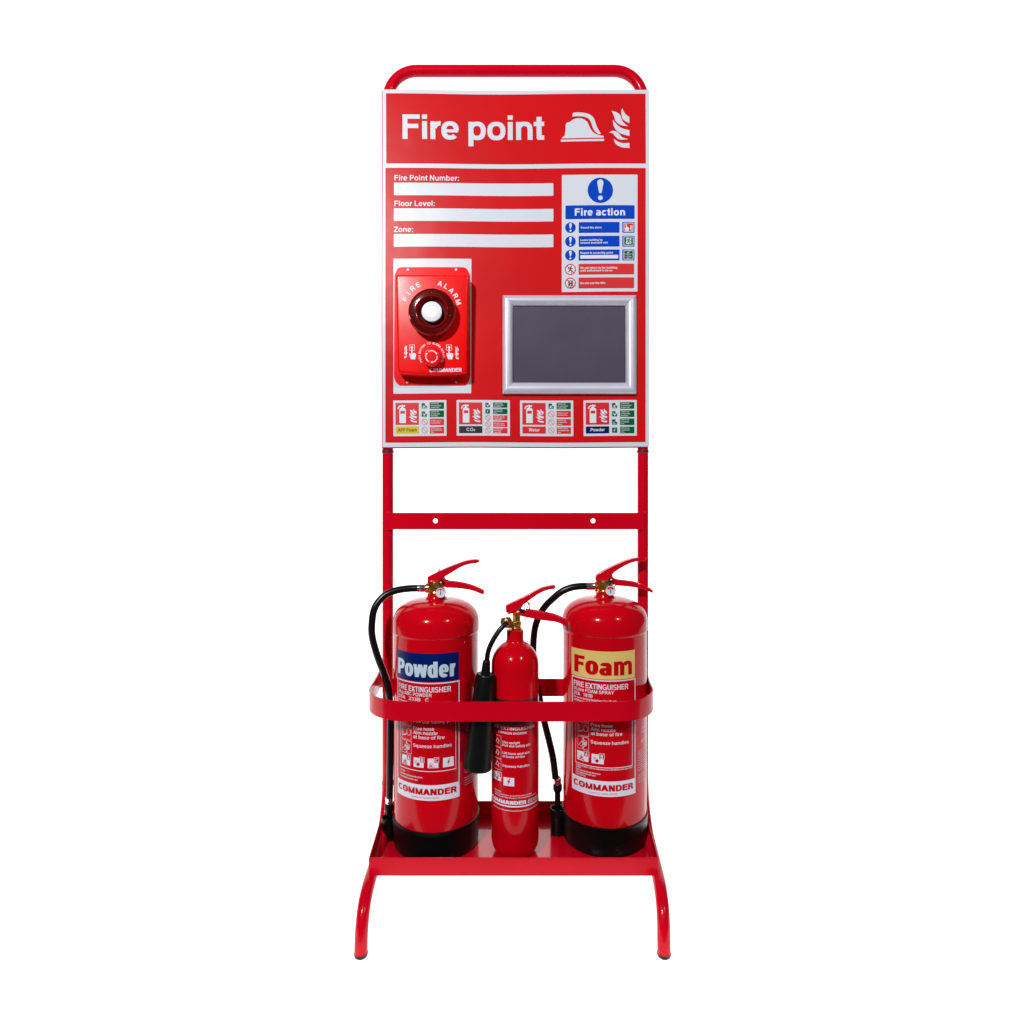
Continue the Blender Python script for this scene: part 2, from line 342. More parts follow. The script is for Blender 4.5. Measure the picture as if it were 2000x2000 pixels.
# ================================================================== the stand
stand = thing('fire_point_stand', 'tall red tubular steel stand with curved legs, round-cornered hoop and deep tray carrying three extinguishers', 'stand', (0, 0, 0))
PL, PR, RT = -0.2950, 0.3010, 0.0127
zt, rb = 1.889, 0.067
ZJ = 1.0035
up = [(PL, 0, ZJ), (PL, 0, 1.4)]+[(PL+rb-rb*math.cos(math.radians(a)), 0, zt-rb+rb*math.sin(math.radians(a))) for a in range(0, 91, 9)]
up += [(PR-rb+rb*math.sin(math.radians(a)), 0, zt-rb+rb*math.cos(math.radians(a))) for a in range(0, 91, 9)]+[(PR, 0, 1.4), (PR, 0, ZJ)]
bm = nb(); tube(bm, up, RT, 28); mk('upper_frame', bm, 'frame', stand)
for X, fz in ((PL, 0.0), (PR, 0.0)):
    FX = X if X < 0 else .2888; L_ = lambda k: X+(FX-X)*k
    pts = [(X,0,ZJ-0.006),(X,0,.9),(X,0,.6),(X,0,.30),(X,-.001,.235),(X,-.014,.185),(X,-.05,.142),(X,-.10,.124),(L_(.2),-.155,.117),(L_(.45),-.203,.1115),(L_(.7),-.238,.0965),(L_(.88),-.257,.072),(FX,-.265,.045),(FX,-.267,.026),(FX,-.267,.0195)]
    bm = nb(); tube(bm, [pts[0], pts[1]]+catmull(pts[2:], 6), RT, 28)
    mk('leg_post', bm, 'frame', stand)
    bm = nb(); lathe(bm, [(0, 0), (.009, 0), (.0125, .003), (.0133, .006), (.0133, .009), (0, .009)], 28, (FX, -.267, GZ)); mk('rubber_foot', bm, 'rubber', stand)
    bm = nb(); lathe(bm, [(.0125, ZJ-.008), (.0139, ZJ-.007), (.0139, ZJ-.001), (.0125, ZJ)], 28, (X, 0, 0)); mk('joint_collar', bm, 'collar', stand)
# drilled crossbar
def drilled_plate(bm, x0, z0, x1, z1, holes, r, y0, y1, n=20):
    """rectangular plate with round holes, all strictly inside"""
    holes = sorted(holes); xs = [x0]+[(a[0]+b[0])/2 for a, b in zip(holes, holes[1:])]+[x1]
    for i, (hx, hz) in enumerate(holes):
        a, b = xs[i], xs[i+1]
        out, inn = [], []
        angs = sorted(set([2*PI*j/n for j in range(n)]+[math.atan2(zz-hz, xx-hx) % (2*PI) for xx in (a, b) for zz in (z0, z1)]))
        for t in angs:
            c, s = math.cos(t), math.sin(t)
            kx = ((b-hx)/c if c > 1e-9 else ((a-hx)/c if c < -1e-9 else 1e9)); kz = ((z1-hz)/s if s > 1e-9 else ((z0-hz)/s if s < -1e-9 else 1e9))
            kk = min(kx, kz); out.append((hx+kk*c, hz+kk*s)); inn.append((hx+r*c, hz+r*s))
        m_ = len(angs)
        vo = [[bm.verts.new((p[0], y, p[1])) for p in out] for y in (y0, y1)]; vi = [[bm.verts.new((p[0], y, p[1])) for p in inn] for y in (y0, y1)]
        for j in range(m_):
            k = (j+1) % m_
            bm.faces.new((vo[0][j], vo[0][k], vi[0][k], vi[0][j])); bm.faces.new((vo[1][j], vi[1][j], vi[1][k], vo[1][k]))
            bm.faces.new((vi[0][j], vi[0][k], vi[1][k], vi[1][j])); bm.faces.new((vo[0][j], vo[1][j], vo[1][k], vo[0][k]))
    bmesh.ops.remove_doubles(bm, verts=bm.verts, dist=1e-6)
    # drop the doubled walls between neighbouring cells
    kill = [f for f in bm.faces if all(any(abs(v.co.x-xx) < 1e-6 for xx in xs[1:-1]) for v in f.verts)]
    bmesh.ops.delete(bm, geom=kill, context='FACES_ONLY')
    bmesh.ops.recalc_face_normals(bm, faces=bm.faces)
Zb = 1.504
xa, z1 = at(754.5, 1001.5, Zb); xb, z0 = at(1259.5, 1034, Zb)
hl = [at(850.3, 1017.3, Zb), at(1158.3, 1017.3, Zb)]
bm = nb(); drilled_plate(bm, xa, z0, xb, z1, hl, .0056, -.0157, -.0125); mk('crossbar', bm, 'frame', stand, 30)
for x in (xa+.004, xb-.004):
    for z in (z0-.001, z1+.001):
        bm = nb(); tube(bm, catmull([(x-.006, -.0125, z), (x, -.0135, z), (x+.006, -.0125, z)], 3), .0016, 8); mk('weld_bead', bm, 'frame', stand)
# hoop
zh0, zh1 = .4355, .4760
def sup(cx, cy, rx, ry, a0, a1, n=12, ex=2.0):
    out = []
    for i in range(n+1):
        a = math.radians(a0+(a1-a0)*i/n); c, s = math.cos(a), math.sin(a)
        out.append((cx+rx*math.copysign(abs(c)**(2/ex), c), cy+ry*math.copysign(abs(s)**(2/ex), s)))
    return out
hp = [(-.285, .058), (-.300, .057), (-.315, .050), (-.3225, .035), (-.3195, 0.0), (-.3175, -.05)]
hp += sup(-.2165, -.082, .1005, .0985, 180, 270, 16)[1:]
hp += [(x, -.1805) for x in (-.15, -.08, 0, .08, .15)]
hp += sup(.2120, -.082, .0925, .0985, 270, 360, 16)
hp += [(.3065, -.05), (.3120, 0.0), (.3190, .035), (.316, .050), (.303, .057), (.288, .058)]
bm = nb(); ribbon(bm, hp, zh0, zh1, .0028); mk('retaining_hoop', bm, 'frame', stand, 50)
bm = nb(); box(bm, PL+.004, -.0157, .4325, PR-.004, -.0128, .4727); mk('rear_strap', bm, 'frame', stand, 0)
# tray
zf, zr = .125, .1600
Ofl, Ofr, Obl, Obr = (-.2973, -.190), (.2955, -.190), (-.3090, .047), (.3110, .047)
t = .0022
Ifl, Ifr, Ibl, Ibr = (Ofl[0]+t, Ofl[1]+t), (Ofr[0]-t, Ofr[1]+t), (Obl[0]+t, Obl[1]-t), (Obr[0]-t, Obr[1]-t)
bm = nb()
O_ = [Ofl, Ofr, Obr, Obl]; I_ = [Ifl, Ifr, Ibr, Ibl]
ob = [bm.verts.new((x, y, zf-t)) for x, y in O_]; ot = [bm.verts.new((x, y, zr)) for x, y in O_]
it = [bm.verts.new((x, y, zr)) for x, y in I_]; ib = [bm.verts.new((x, y, zf)) for x, y in I_]
bm.faces.new(ob[::-1]); bm.faces.new(ib)
for i in range(4):
    j = (i+1) % 4
    bm.faces.new((ob[i], ob[j], ot[j], ot[i])); bm.faces.new((ot[i], ot[j], it[j], it[i])); bm.faces.new((it[i], it[j], ib[j], ib[i]))
bmesh.ops.recalc_face_normals(bm, faces=bm.faces)
mk('tray', bm, 'shell', stand, 20, bevel=.0007)
bm = nb(); e = .0006
lo = [bm.verts.new((x*(1-.004), y+(e if y < 0 else -e), zf+.0002)) for x, y in I_]; hi = [bm.verts.new((v.co.x, v.co.y, zf+.0009)) for v in lo]
bm.faces.new(hi); bm.faces.new(lo[::-1])
for i in range(4): bm.faces.new((lo[i], lo[(i+1) % 4], hi[(i+1) % 4], hi[i]))
bmesh.ops.recalc_face_normals(bm, faces=bm.faces); mk('tray_floor', bm, 'tray', stand, 0)
bm = nb(); lathe(bm, [(.0128, .221), (.0139, .2215), (.0139, .229), (.0128, .2295)], 28, (PL, 0, 0)); mk('strap_band', bm, 'strap', stand, label='dark blue band round the left post')

# ================================================================== the sign board
YS = -.0160; ZS = 1.504
def S(px, py): return at(px, py, ZS)
sign = thing('fire_point_sign', 'large red and white fire point notice board fixed across the top of the stand', 'sign', (0, -.0147, 1.0))
def warp(u, v):
    """the sheet is slightly out of true, so its long edges bow by a millimetre or so"""
    tt = (v-1.009)/.82
    dz = .0020*math.sin(PI*(u+.30)/.60*1.0+PI)*max(0, tt)**1.5+.0007*math.sin(u*16+v*3)
    return u+.0006*math.sin(v*9+u*2), v+dz
def smap(u, v, h):
    a, b = warp(u, v); return (a, YS-h, b)
def SP(): return Print(smap, .03)
def srect(P, x0, y0, x1, y1, r=0, k=0):
    a, b = S(x0, y0); c, d = S(x1, y1); P.rect(a, b, c, d, r, k); return P
def plate_from(name, x0, y0, x1, y1, ya, yb, m, parent, steps=24, label=None):
    a, zt_ = S(x0, y0); c, zb_ = S(x1, y1); bm = nb(); pts = []
    for i in range(steps+1): pts.append((a+(c-a)*i/steps, zb_))
    for i in range(steps+1): pts.append((c, zb_+(zt_-zb_)*i/steps))
    for i in range(steps+1): pts.append((c-(c-a)*i/steps, zt_))
    for i in range(steps+1): pts.append((a, zt_-(zt_-zb_)*i/steps))
    q = []
    for p in pts:
        w_ = warp(*p)
        if not q or (Vector(w_)-Vector(q[-1])).length > 1e-6: q.append(w_)
    if (Vector(q[0])-Vector(q[-1])).length < 1e-6: q.pop()
    prism(bm, q, ya, yb); return mk(name, bm, m, parent, 30, label=label)
plate_from('backing_panel', 745.3, 177, 1265.5, 875.2, -.0147, -.0128, 'frame', sign)
plate_from('white_sheet', 747, 175, 1268.3, 872.8, YS, -.0148, 'sign_white', sign)
srect(SP(), 754, 182.6, 1261.3, 319.2, .0012).done('header_panel', 'sign_red', 1, sign)
srect(SP(), 752.3, 328, 1261, 864, .0012).done('main_panel', 'sign_red', 1, sign)
def stext(parent, txt, px0, px1, pbase, pcap, m='white', layer=2, name='lettering', **kw):
    a, zb_ = S(px0, pbase); c, _ = S(px1, pbase); cap = pcap*ZS/F
    kw = {**dict(V=.195, H=.165), **kw}
    return SP().text(txt, a, zb_, cap, c, **kw).done(name, m, layer, parent)
stext(sign, 'Fire point', 786, 1062.8, 271.7, 48, 'sign_white', V=.205, H=.178, track=-.045)
stext(sign, 'Fire Point Number:', 770, 896, 352.8, 10.6, 'sign_white')
stext(sign, 'Floor Level:', 770, 848.5, 402.8, 10.6, 'sign_white')
stext(sign, 'Zone:', 769.2, 806.5, 453.4, 10.6, 'sign_white')
for y0, y1 in ((357, 381.6), (407.1, 431.7), (457.2, 482)): srect(SP(), 769, y0, 1080.3, y1, .002).done('write_in_box', 'sign_white', 2, sign)
def crop(pts, ox, oy, sc): return [(ox+x/sc, oy+y/sc) for x, y in pts]
def spoly(P, pts, ox, oy, sc, k=0): P.poly([S(x, y) for x, y in crop(pts, ox, oy, sc)], k); return P
def smoothpoly(pts, k=4):
    """catmull-rom through the outline; a doubled point stays a sharp corner"""
    out = []; n = len(pts); runs = [[]]
    for i, p in enumerate(pts):
        if i and p == pts[i-1]: runs.append([p]); continue
        runs[-1].append(p)
    if len(runs) == 1: q = pts+[pts[0]]; return [(v.x, v.y) for v in catmull([(a, b, 0) for a, b in q], k)][:-1]
    runs[-1].append(runs[0][0])
    for r in runs:
        if len(r) < 2: continue
        out += [(v.x, v.y) for v in catmull([(a, b, 0) for a, b in r], k)][:-1]
    return out
# helmet and flames
P = SP()
spoly(P, [(1256,566),(1262,557),(1275,549),(1280,520),(1283,475),(1290,463),(1308,460),(1330,443),(1355,435),(1385,436),(1405,444),(1425,462),(1437,490),(1450,515),(1470,535),(1500,547),(1529,551),(1529,562)], 720, 100, 3.331)
spoly(P, [(1250,574),(1531,570),(1531,584),(1250,587)], 720, 100, 3.331, 1)
spoly(P, smoothpoly([(1327,424),(1327,408),(1340,398),(1400,400),(1440,412),(1465,435),(1478,470),(1492,505),(1511,536),(1511,536),(1500,540),(1480,528),(1462,505),(1450,470),(1435,442),(1410,428),(1370,422)]), 720, 100, 3.331, 2)
P.done('helmet_symbol', 'sign_white', 2, sign)
FL = [[(1652,370),(1652,370),(1645,390),(1648,420),(1660,448),(1697,468),(1697,468),(1697,428),(1697,428),(1675,412),(1660,392)],
      [(1582,387),(1582,387),(1597,420),(1608,455),(1640,480),(1689,488),(1689,488),(1665,470),(1650,450),(1640,420),(1620,400)],
      [(1590,445),(1590,445),(1592,475),(1608,510),(1640,535),(1697,552),(1697,552),(1697,513),(1697,513),(1660,505),(1630,490),(1605,465)],
      [(1565,530),(1565,530),(1590,535),(1605,555),(1635,575),(1690,572),(1690,572),(1650,560),(1630,535),(1605,520),(1585,518)],
      [(1593,570),(1593,570),(1600,590),(1615,610),(1650,626),(1697,630),(1697,630),(1697,596),(1697,596),(1660,598),(1625,590)]]
def flames(P, fx, fy, fw, fh, put, mirror=False, k=0):
    """the five licks of flame fitted in a box given in the same units as put"""
    for f in FL:
        q = smoothpoly(f, 3)
        P.poly([put(fx+((1697-x) if mirror else (x-1565))/132*fw, fy+(y-370)/260*fh) for x, y in q], k)
P = SP(); flames(P, 720+1565/3.331, 100+370/3.331, 132/3.331, 260/3.331, S); P.done('flame_symbol', 'sign_white', 2, sign)
srect(SP(), 768.5, 505.3, 920.6, 768.6, .001).done('white_panel', 'sign_white', 2, sign, label='white printed panel behind the alarm unit')
srect(SP(), 982, 584, 1243.8, 768.6, .001).done('white_panel', 'sign_white', 2, sign, label='white printed panel behind the poster frame')
# fire action notice
def E3(x, y): return S(1080+x/7.43, 330+y/7.43)
def e3(P, x0, y0, x1, y1, r=.0016, k=0):
    a, b = E3(x0, y0); c, d = E3(x1, y1); P.rect(a, b, c, d, r, k); return P
K3 = ZS/F/7.43
fa = e3(SP(), 127, 83, 1225, 1783, .0015).done('fire_action_notice', 'sign_white', 2, sign)
def exclaim(P, cx, cy, r, put, unit):
    """tapered stroke and dot on a round sign of radius r"""
    top, rt, rbm = -.61*r, .245*r, .115*r
    pts = [(cx+rt*math.cos(a), cy+top-rt*math.sin(a)) for a in [math.radians(-8+196*i/12) for i in range(13)]]
    pts += [(cx-rbm*math.cos(a), cy+.12*r+rbm*math.sin(a)) for a in [math.radians(180*i/8) for i in range(9)]]
    P.poly([put(x, y) for x, y in pts]); a, b = put(cx, cy+.60*r); P.disc(a, b, .185*r*unit, 0, 24)
a, b = E3(684, 312); SP().disc(a, b, 184*K3, n=64).done('mandatory_disc', 'blue', 3, fa)
P = SP(); exclaim(P, 684, 312, 184, E3, K3); P.done('exclamation_mark', 'sign_white', 4, fa)
e3(SP(), 177, 528, 1180, 727, .0022).done('title_panel', 'blue', 3, fa)
def e3text(txt, x0, x1, base, cap, **kw):
    a, zb_ = E3(x0, base); c, _ = E3(x1, base)
    return SP().text(txt, a, zb_, cap*K3, c, **kw).done('lettering', 'white', 4, fa)
e3text('Fire action', 313, 1042, 679, 106, V=.235, H=.20)
for i, y in enumerate((772, 973, 1173)):
    a, b = E3(250, y+78); SP().disc(a, b, 77*K3).done('mandatory_disc', 'blue', 3, fa)
    P = SP(); exclaim(P, 250, y+78, 77, E3, K3); P.done('exclamation_mark', 'white', 4, fa)
    e3(SP(), 370, y, 962, y+157).done('instruction_panel', 'blue', 3, fa)
    e3(SP(), 1002, y, 1178, y+157).done('icon_panel', 'blue', 3, fa)
    e3(SP(), 1020, y+12, 1163, y+145, .0008).done('icon_border', 'white', 4, fa)
    e3(SP(), 1029, y+21, 1154, y+136, .0004).done('icon_field', 'notice_red' if i == 0 else 'green', 5, fa)
e3text('Sound the alarm', 398, 704, 866, 29, V=.22, H=.18)
e3text('Leave building by', 396, 716, 1046, 28, V=.22, H=.18)
e3text('nearest available exit', 396, 790, 1086, 28, V=.22, H=.18)
e3text('Report to assembly point', 394, 866, 1233, 30, V=.22, H=.18)
e3(SP(), 394, 1252, 943, 1303, .0002).done('write_in_box', 'white', 4, fa)
def hand(P, cx, cy, w_, h_, put, k=0):
    """a fist with one finger pointing up"""
    q = [(-.18,-.5),(-.10,-.56),(0,-.5),(.0,-.05),(.14,-.10),(.28,-.04),(.42,-.02),(.5,.08),(.5,.34),(.4,.56),(-.28,.56),(-.42,.25),(-.5,.0),(-.36,-.04),(-.2,.12)]
    P.poly([put(cx+x*w_, cy+y*h_) for x, y in q], k)
P = SP(); hand(P, 1066, 856, 66, 92, E3); flames(P, 1105, 820, 44, 82, E3, k=1); a, b = E3(1049, 812); P.ring(a, b, 12*K3, 4*K3, k=2, n=16)
P.done('call_point_symbol', 'white', 6, fa)
P = SP()
P.poly([E3(x, y) for x, y in ((1062,1004),(1130,1004),(1130,1096),(1052,1096))]); P.done('doorway_symbol', 'white', 6, fa)
def runner(P, cx, cy, s, put, unit, k=0):
    a, b = put(cx+.10*s, cy-.40*s); P.disc(a, b, .085*s*unit, k, 14)
    for j, (q) in enumerate([[(-.02,-.30),(.14,-.28),(.06,.06),(-.12,.04)], [(-.05,.0),(.08,.05),(.24,.18),(.20,.44),(.11,.44),(.12,.22),(-.08,.10)],
              [(-.12,.0),(.02,.05),(-.10,.26),(-.32,.34),(-.34,.26),(-.18,.18)], [(-.0,-.29),(.02,-.20),(-.20,-.14),(-.26,.0),(-.33,-.03),(-.26,-.22)], [(.12,-.25),(.28,-.10),(.36,-.14),(.37,-.06),(.26,-.01),(.08,-.14)]]):
        P.poly([put(cx+x*s, cy+y*s) for x, y in q], k+j % 2+1)
P = SP(); runner(P, 1092, 1050, 95, E3, K3); P.done('running_figure', 'green', 7, fa)
P = SP(); P.poly([E3(x, y) for x, y in ((1073,1214),(1082,1208),(1088,1218),(1103,1198),(1106,1202),(1090,1232),(1084,1232))])
P.poly([E3(x, y) for x, y in ((1029,1238),(1154,1238),(1154,1243),(1029,1243))])
for tx, yb_, x0, x1 in (('Fire', 1262, 1068, 1106), ('assembly', 1283, 1042, 1136), ('point', 1306, 1063, 1112)):
    a, zb_ = E3(x0, yb_); c, _ = E3(x1, yb_); P.text(tx, a, zb_, 13*K3, c, N=12)
P.done('assembly_symbol', 'white', 6, fa)
for y, lines in ((1377, ('Do not return to the building', 'until authorised to do so')), (1577, ('Do not use the lifts',))):
    a, b = E3(250, y+78)
    e3(SP(), 370, y, 1174, y+157).done('instruction_panel', 'notice_red', 3, fa)
    SP().disc(a, b, 66*K3).done('prohibition_field', 'white', 3, fa)
    P = SP()
    if y == 1377: runner(P, 250, y+80, 112, E3, K3)
    else:
        P.frame(*E3(218, y+135), *E3(290, y+35), 5*K3); P.poly([E3(*p) for p in ((228,y+50),(250,y+50),(250,y+120),(228,y+120))], 1); P.poly([E3(*p) for p in ((262,y+50),(282,y+50),(282,y+120),(262,y+120))], 1)
        P.poly([E3(*p) for p in ((240,y+137),(262,y+137),(251,y+148))], 2)
    P.done('forbidden_figure', 'ink', 4, fa)
    P = SP().ring(a, b, 79*K3, 13*K3); c45 = 72*K3*.707; wd = 6*K3
    P.poly([(a-c45-wd*.7, b+c45-wd*.7), (a-c45+wd*.7, b+c45+wd*.7), (a+c45+wd*.7, b-c45+wd*.7), (a+c45-wd*.7, b-c45-wd*.7)], 2); P.done('prohibition_ring', 'notice_red', 5, fa)
    if len(lines) == 2: e3text(lines[0], 394, 928, y+73, 30, V=.22, H=.18); e3text(lines[1], 394, 858, y+113, 30, V=.22, H=.18)
    else: e3text(lines[0], 394, 758, y+95, 30, V=.22, H=.18)
# four extinguisher notices; coordinates measured on the first one, 6.9 px per source px
A_ = ('g', 'a', ('Safe for use', 'on wood, paper', '& fabric fires.')); B_ = ('g', 'b', ('Safe for use', 'on flammable', 'liquid fires.'))
C_ = ('g', 'c', ('Safe for use', 'on gaseous', 'fires.')); E_ = ('g', 'e', ('Safe for use', 'on electrical', 'fires.'))
notices = [
    ('AFF Foam', 'yellow', 'ink', [A_, B_, ('r', 'n', ('DO NOT use on', 'electrical fires.')), ('r', 'n', ('DO NOT use on', 'flammable metal', 'fires.'))]),
    ('CO2', 'ink', 'white', [B_, E_, ('r', 'n', ('DO NOT use on', 'wood, paper or', 'textile fires.')), ('r', 'n', ('DO NOT use in', 'confined space.')), ('r', 'n', ('DO NOT hold', 'horn when', 'operating.'))]),
    ('Water', 'notice_red', 'white', [A_, ('r', 'n', ('DO NOT use on', 'electrical fires.')), ('r', 'n', ('DO NOT use', 'on flammable', 'liquids.')), ('r', 'n', ('DO NOT use on', 'flammable metal', 'fires.'))]),
    ('Powder', 'navy', 'white', [A_, B_, C_, E_])]
K6 = ZS/F/6.9
def bolt(P, cx, cy, s, put, k=0):
    P.poly([put(cx+x*s, cy+y*s) for x, y in ((.10,-.42),(-.20,.04),(-.02,.04),(-.12,.40),(.22,-.10),(.04,-.08),(.22,-.42))], k)
def class_icon(P, kind, cx, cy, s, put, unit):
    """simple fire class pictograms inside a square of side s"""
    if kind == 'a':
        for j, q in enumerate([[(-.42,.30),(-.40,.22),(.42,.38),(.40,.44)], [(-.40,.44),(-.42,.38),(.40,.22),(.42,.30)], [(-.05,.22),(-.42,-.05),(-.16,.05),(-.28,-.25),(-.03,.02),(.10,-.40),(.10,.04),(.30,-.10),(.14,.22)]]):
            P.poly([put(cx+x*s, cy+y*s) for x, y in q], j)
    elif kind == 'b':
        for j, q in enumerate([[(-.20,.14),(.10,-.16),(.36,.12),(.08,.42)], [(-.40,-.30),(-.34,-.34),(-.16,-.10),(-.22,-.06)], [(-.20,-.40),(-.14,-.40),(-.08,-.18),(-.14,-.16)], [(-.42,-.04),(-.40,-.10),(-.26,-.02),(-.28,.04)]]):
            P.poly([put(cx+x*s, cy+y*s) for x, y in q], j)
    elif kind == 'c':
        for j, q in enumerate([[(-.42,.36),(.42,.36),(.42,.42),(-.42,.42)], [(-.36,.16),(.10,.16),(.04,.30),(-.30,.30)], [(-.26,.06),(-.20,-.20),(-.14,.04)], [(-.04,.06),(.04,-.18),(.06,.04)]]):
            P.poly([put(cx+x*s, cy+y*s) for x, y in q], j)
    else: bolt(P, cx, cy, s, put)
for ni, (title, tcol, lcol, rows_) in enumerate(notices):
    ox = 730+ni*123.97
    def T6(x, y, ox=ox): return S(ox+x/6.9, 760+y/6.9)
    def r6(P, x0, y0, x1, y1, r=.0008, k=0):
        a, b = T6(x0, y0); c, d = T6(x1, y1); P.rect(a, b, c, d, r, k); return P
    nt_ = r6(SP(), 262, 150, 980, 631, .0013).done('extinguisher_notice', 'sign_white', 2, sign,
        label='small white notice marked '+title)
    r6(SP(), 293, 183, 608, 479, .0008).done('symbol_field', 'notice_red', 3, nt_)
    r6(SP(), 293, 502, 608, 597, .0015).done('title_panel', tcol, 3, nt_)
    P = SP()
    P.poly([T6(*p) for p in smoothpoly([(345,455),(345,455),(345,290),(348,265),(365,250),(375,245),(375,245),(372,232),(350,240),(335,262),(328,270),(328,270),(322,262),(328,240),(345,222),(375,215),(388,207),(398,215),(424,212),(424,212),(424,236),(424,236),(400,238),(402,248),(425,262),(433,285),(433,455),(433,455)], 3)])
    P.done('extinguisher_symbol', 'white', 4, nt_)
    r6(SP(), 359, 290, 419, 328, 0).done('symbol_band', 'notice_red', 5, nt_)
    P = SP(); flames(P, 470, 262, 109, 188, T6); P.done('flame_symbol', 'white', 4, nt_)
    cfg = {'AFF Foam': (326, 578, 40), 'CO2': (1250-855, 1366-855, 47), 'Water': (228+152, 372+152, 42), 'Powder': (1060-703, 1250-703, 42)}[title]
    P = SP(); a, zb_ = T6(cfg[0], 568); c, _ = T6(cfg[1], 568)
    if title == 'CO2':
        m1, _ = T6(cfg[1]-26, 568); P.text('CO', a, zb_, 42*K6, m1); m2, _ = T6(cfg[1]-22, 568); P.text('2', m2, zb_, 24*K6, c)
    else: P.text(title, a, zb_, cfg[2]*K6, c)
    P.done('lettering', lcol, 4, nt_)
    n = len(rows_); tops = [180, 290, 400, 510] if n == 4 else [181, 267, 354, 440, 527]; hh = 89 if n == 4 else 71
    gs, rs = SP(), SP(); tx = SP(); icon_g, icon_w, pr = SP(), SP(), SP()
    for (kind, ic, lines), y in zip(rows_, tops):
        r6(gs if kind == 'g' else rs, 755, y, 947, y+hh, .0006)
        lh = 27 if n == 4 else 24; y0 = y+hh/2-(len(lines)-1)*lh/2+8
        for li, ln in enumerate(lines):
            a, zb_ = T6(770, y0+li*lh-1); tx.text(ln, a, zb_, 17*K6, None, xs=.80, N=10)
        cyc = y+hh/2; sz = 72 if n == 4 else 62
        if kind == 'g':
            r6(icon_g, 682-sz/2, cyc-sz/2+2, 682+sz/2-2, cyc+sz/2, 0); class_icon(icon_w, ic, 678, cyc+4, sz*.8, T6, K6)
            if ic != 'e':
                a, zb_ = T6(697, cyc-sz*.05); r6(icon_w, 694, cyc-sz*.55, 722, cyc-sz*.02, 0, 2)
        else:
            a, b = T6(685, cyc); rr = (41 if n == 4 else 37)*K6; pr.ring(a, b, rr, 6*K6); q = rr*.68; e = 2.2*K6
            pr.poly([(a-q-e, b+q-e), (a-q+e, b+q+e), (a+q+e, b-q+e), (a+q-e, b-q-e)], 2)
    if gs.polys: gs.done('instruction_panels', 'green', 3, nt_); icon_g.done('class_fields', 'green', 3, nt_); icon_w.done('class_symbols', 'white', 4, nt_)
    if rs.polys: rs.done('warning_panels', 'notice_red', 3, nt_); pr.done('prohibition_rings', 'notice_red', 3, nt_)
    tx.done('small_print', 'white', 4, nt_)

# ================================================================== the poster frame
pf = thing('poster_snap_frame', 'empty silver aluminium poster frame with dark grey panel on the lower right of the sign', 'poster frame', (*[(a+b)/2 for a, b in zip(at(981.5, 672, 1.49), at(1243, 672, 1.49))][:1], -.018, at(0, 769, 1.49)[1]))
Zp = 1.494
(x0, z1), (x1, z0) = at(981.5, 576, Zp), at(1243.2, 769.2, Zp); (u0, v1), (u1, v0) = at(1002, 596.5, Zp), at(1222.3, 746.2, Zp)
yb = -.0178
NP = 14; profile = [(i/NP, .0015+.0100*math.sin(PI*(.10+.90*i/NP))**.75) for i in range(NP)]+[(1.0, .0012)]
cor_o = [(x0, z0), (x1, z0), (x1, z1), (x0, z1)]; cor_i = [(u0, v0), (u1, v0), (u1, v1), (u0, v1)]
for s in range(4):
    bm = nb(); A, B = [], []
    for L, ca in ((A, s), (B, (s+1) % 4)):
        g = .00012*(1 if L is A else -1)
        for tt, h in [(0, 0)]+profile+[(1, 0)]:
            x = cor_o[ca][0]+(cor_i[ca][0]-cor_o[ca][0])*tt; z = cor_o[ca][1]+(cor_i[ca][1]-cor_o[ca][1])*tt
            if s == 0: x += g
            elif s == 1: z += g
            elif s == 2: x -= g
            else: z -= g
            L.append(bm.verts.new((x, yb-h, z)))
    for i in range(len(A)-1): bm.faces.new((A[i], B[i], B[i+1], A[i+1]))
    bm.faces.new(A); bm.faces.new(B[::-1]); bm.faces.new((A[-1], B[-1], B[0], A[0]))
    bmesh.ops.recalc_face_normals(bm, faces=bm.faces); mk('rail', bm, 'alu', pf, 50)
bm = nb(); box(bm, u0+.0004, yb-.0004, v0+.0004, u1-.0004, yb, v1-.0004); mk('gasket', bm, 'ink', pf, 0)
bm = nb(); box(bm, u0+.0013, yb-.0012, v0+.0013, u1-.0013, yb-.0005, v1-.0013); mk('backing_sheet', bm, 'grey', pf, 0)

# ================================================================== the alarm unit
def A4(x, y, Z): return at(740+x/6.44, 490+y/6.44, Z)
zA = 1.500
al = thing('fire_alarm_unit', 'bright red alarm box with beacon and push button on the sign', 'fire alarm', (A4(660, 0, zA)[0], -.0178, A4(0, 1685, zA)[1]))
out = smoothpoly([(285,203),(285,203),(1055,203),(1055,203),(1100,218),(1128,262),(1144,300),(1146,330),(1146,330),(1151,1560),(1151,1560),(1145,1600),(1125,1650),(1090,1685),(1090,1685),(255,1685),(255,1685),(215,1652),(192,1600),(188,1560),(188,1560),(195,330),(195,330),(198,300),(216,258),(240,216)], 4)
pl = [A4(x, y, zA) for x, y in out]
bm = nb(); prism(bm, pl, -.0196, -.0178); mk('back_plate', bm, 'alarm', al, 30, bevel=.0004)
for x, y in ((365, 236), (970, 236), (357, 1650), (973, 1650)):
    a, b = A4(x, y, zA); bm = nb(); lathe(bm, [(0, .0008), (.0020, .0008), (.0028, .0002), (.0028, 0)], 20, (a, -.0196, b), 'f'); mk('screw_cap', bm, 'cap', al)
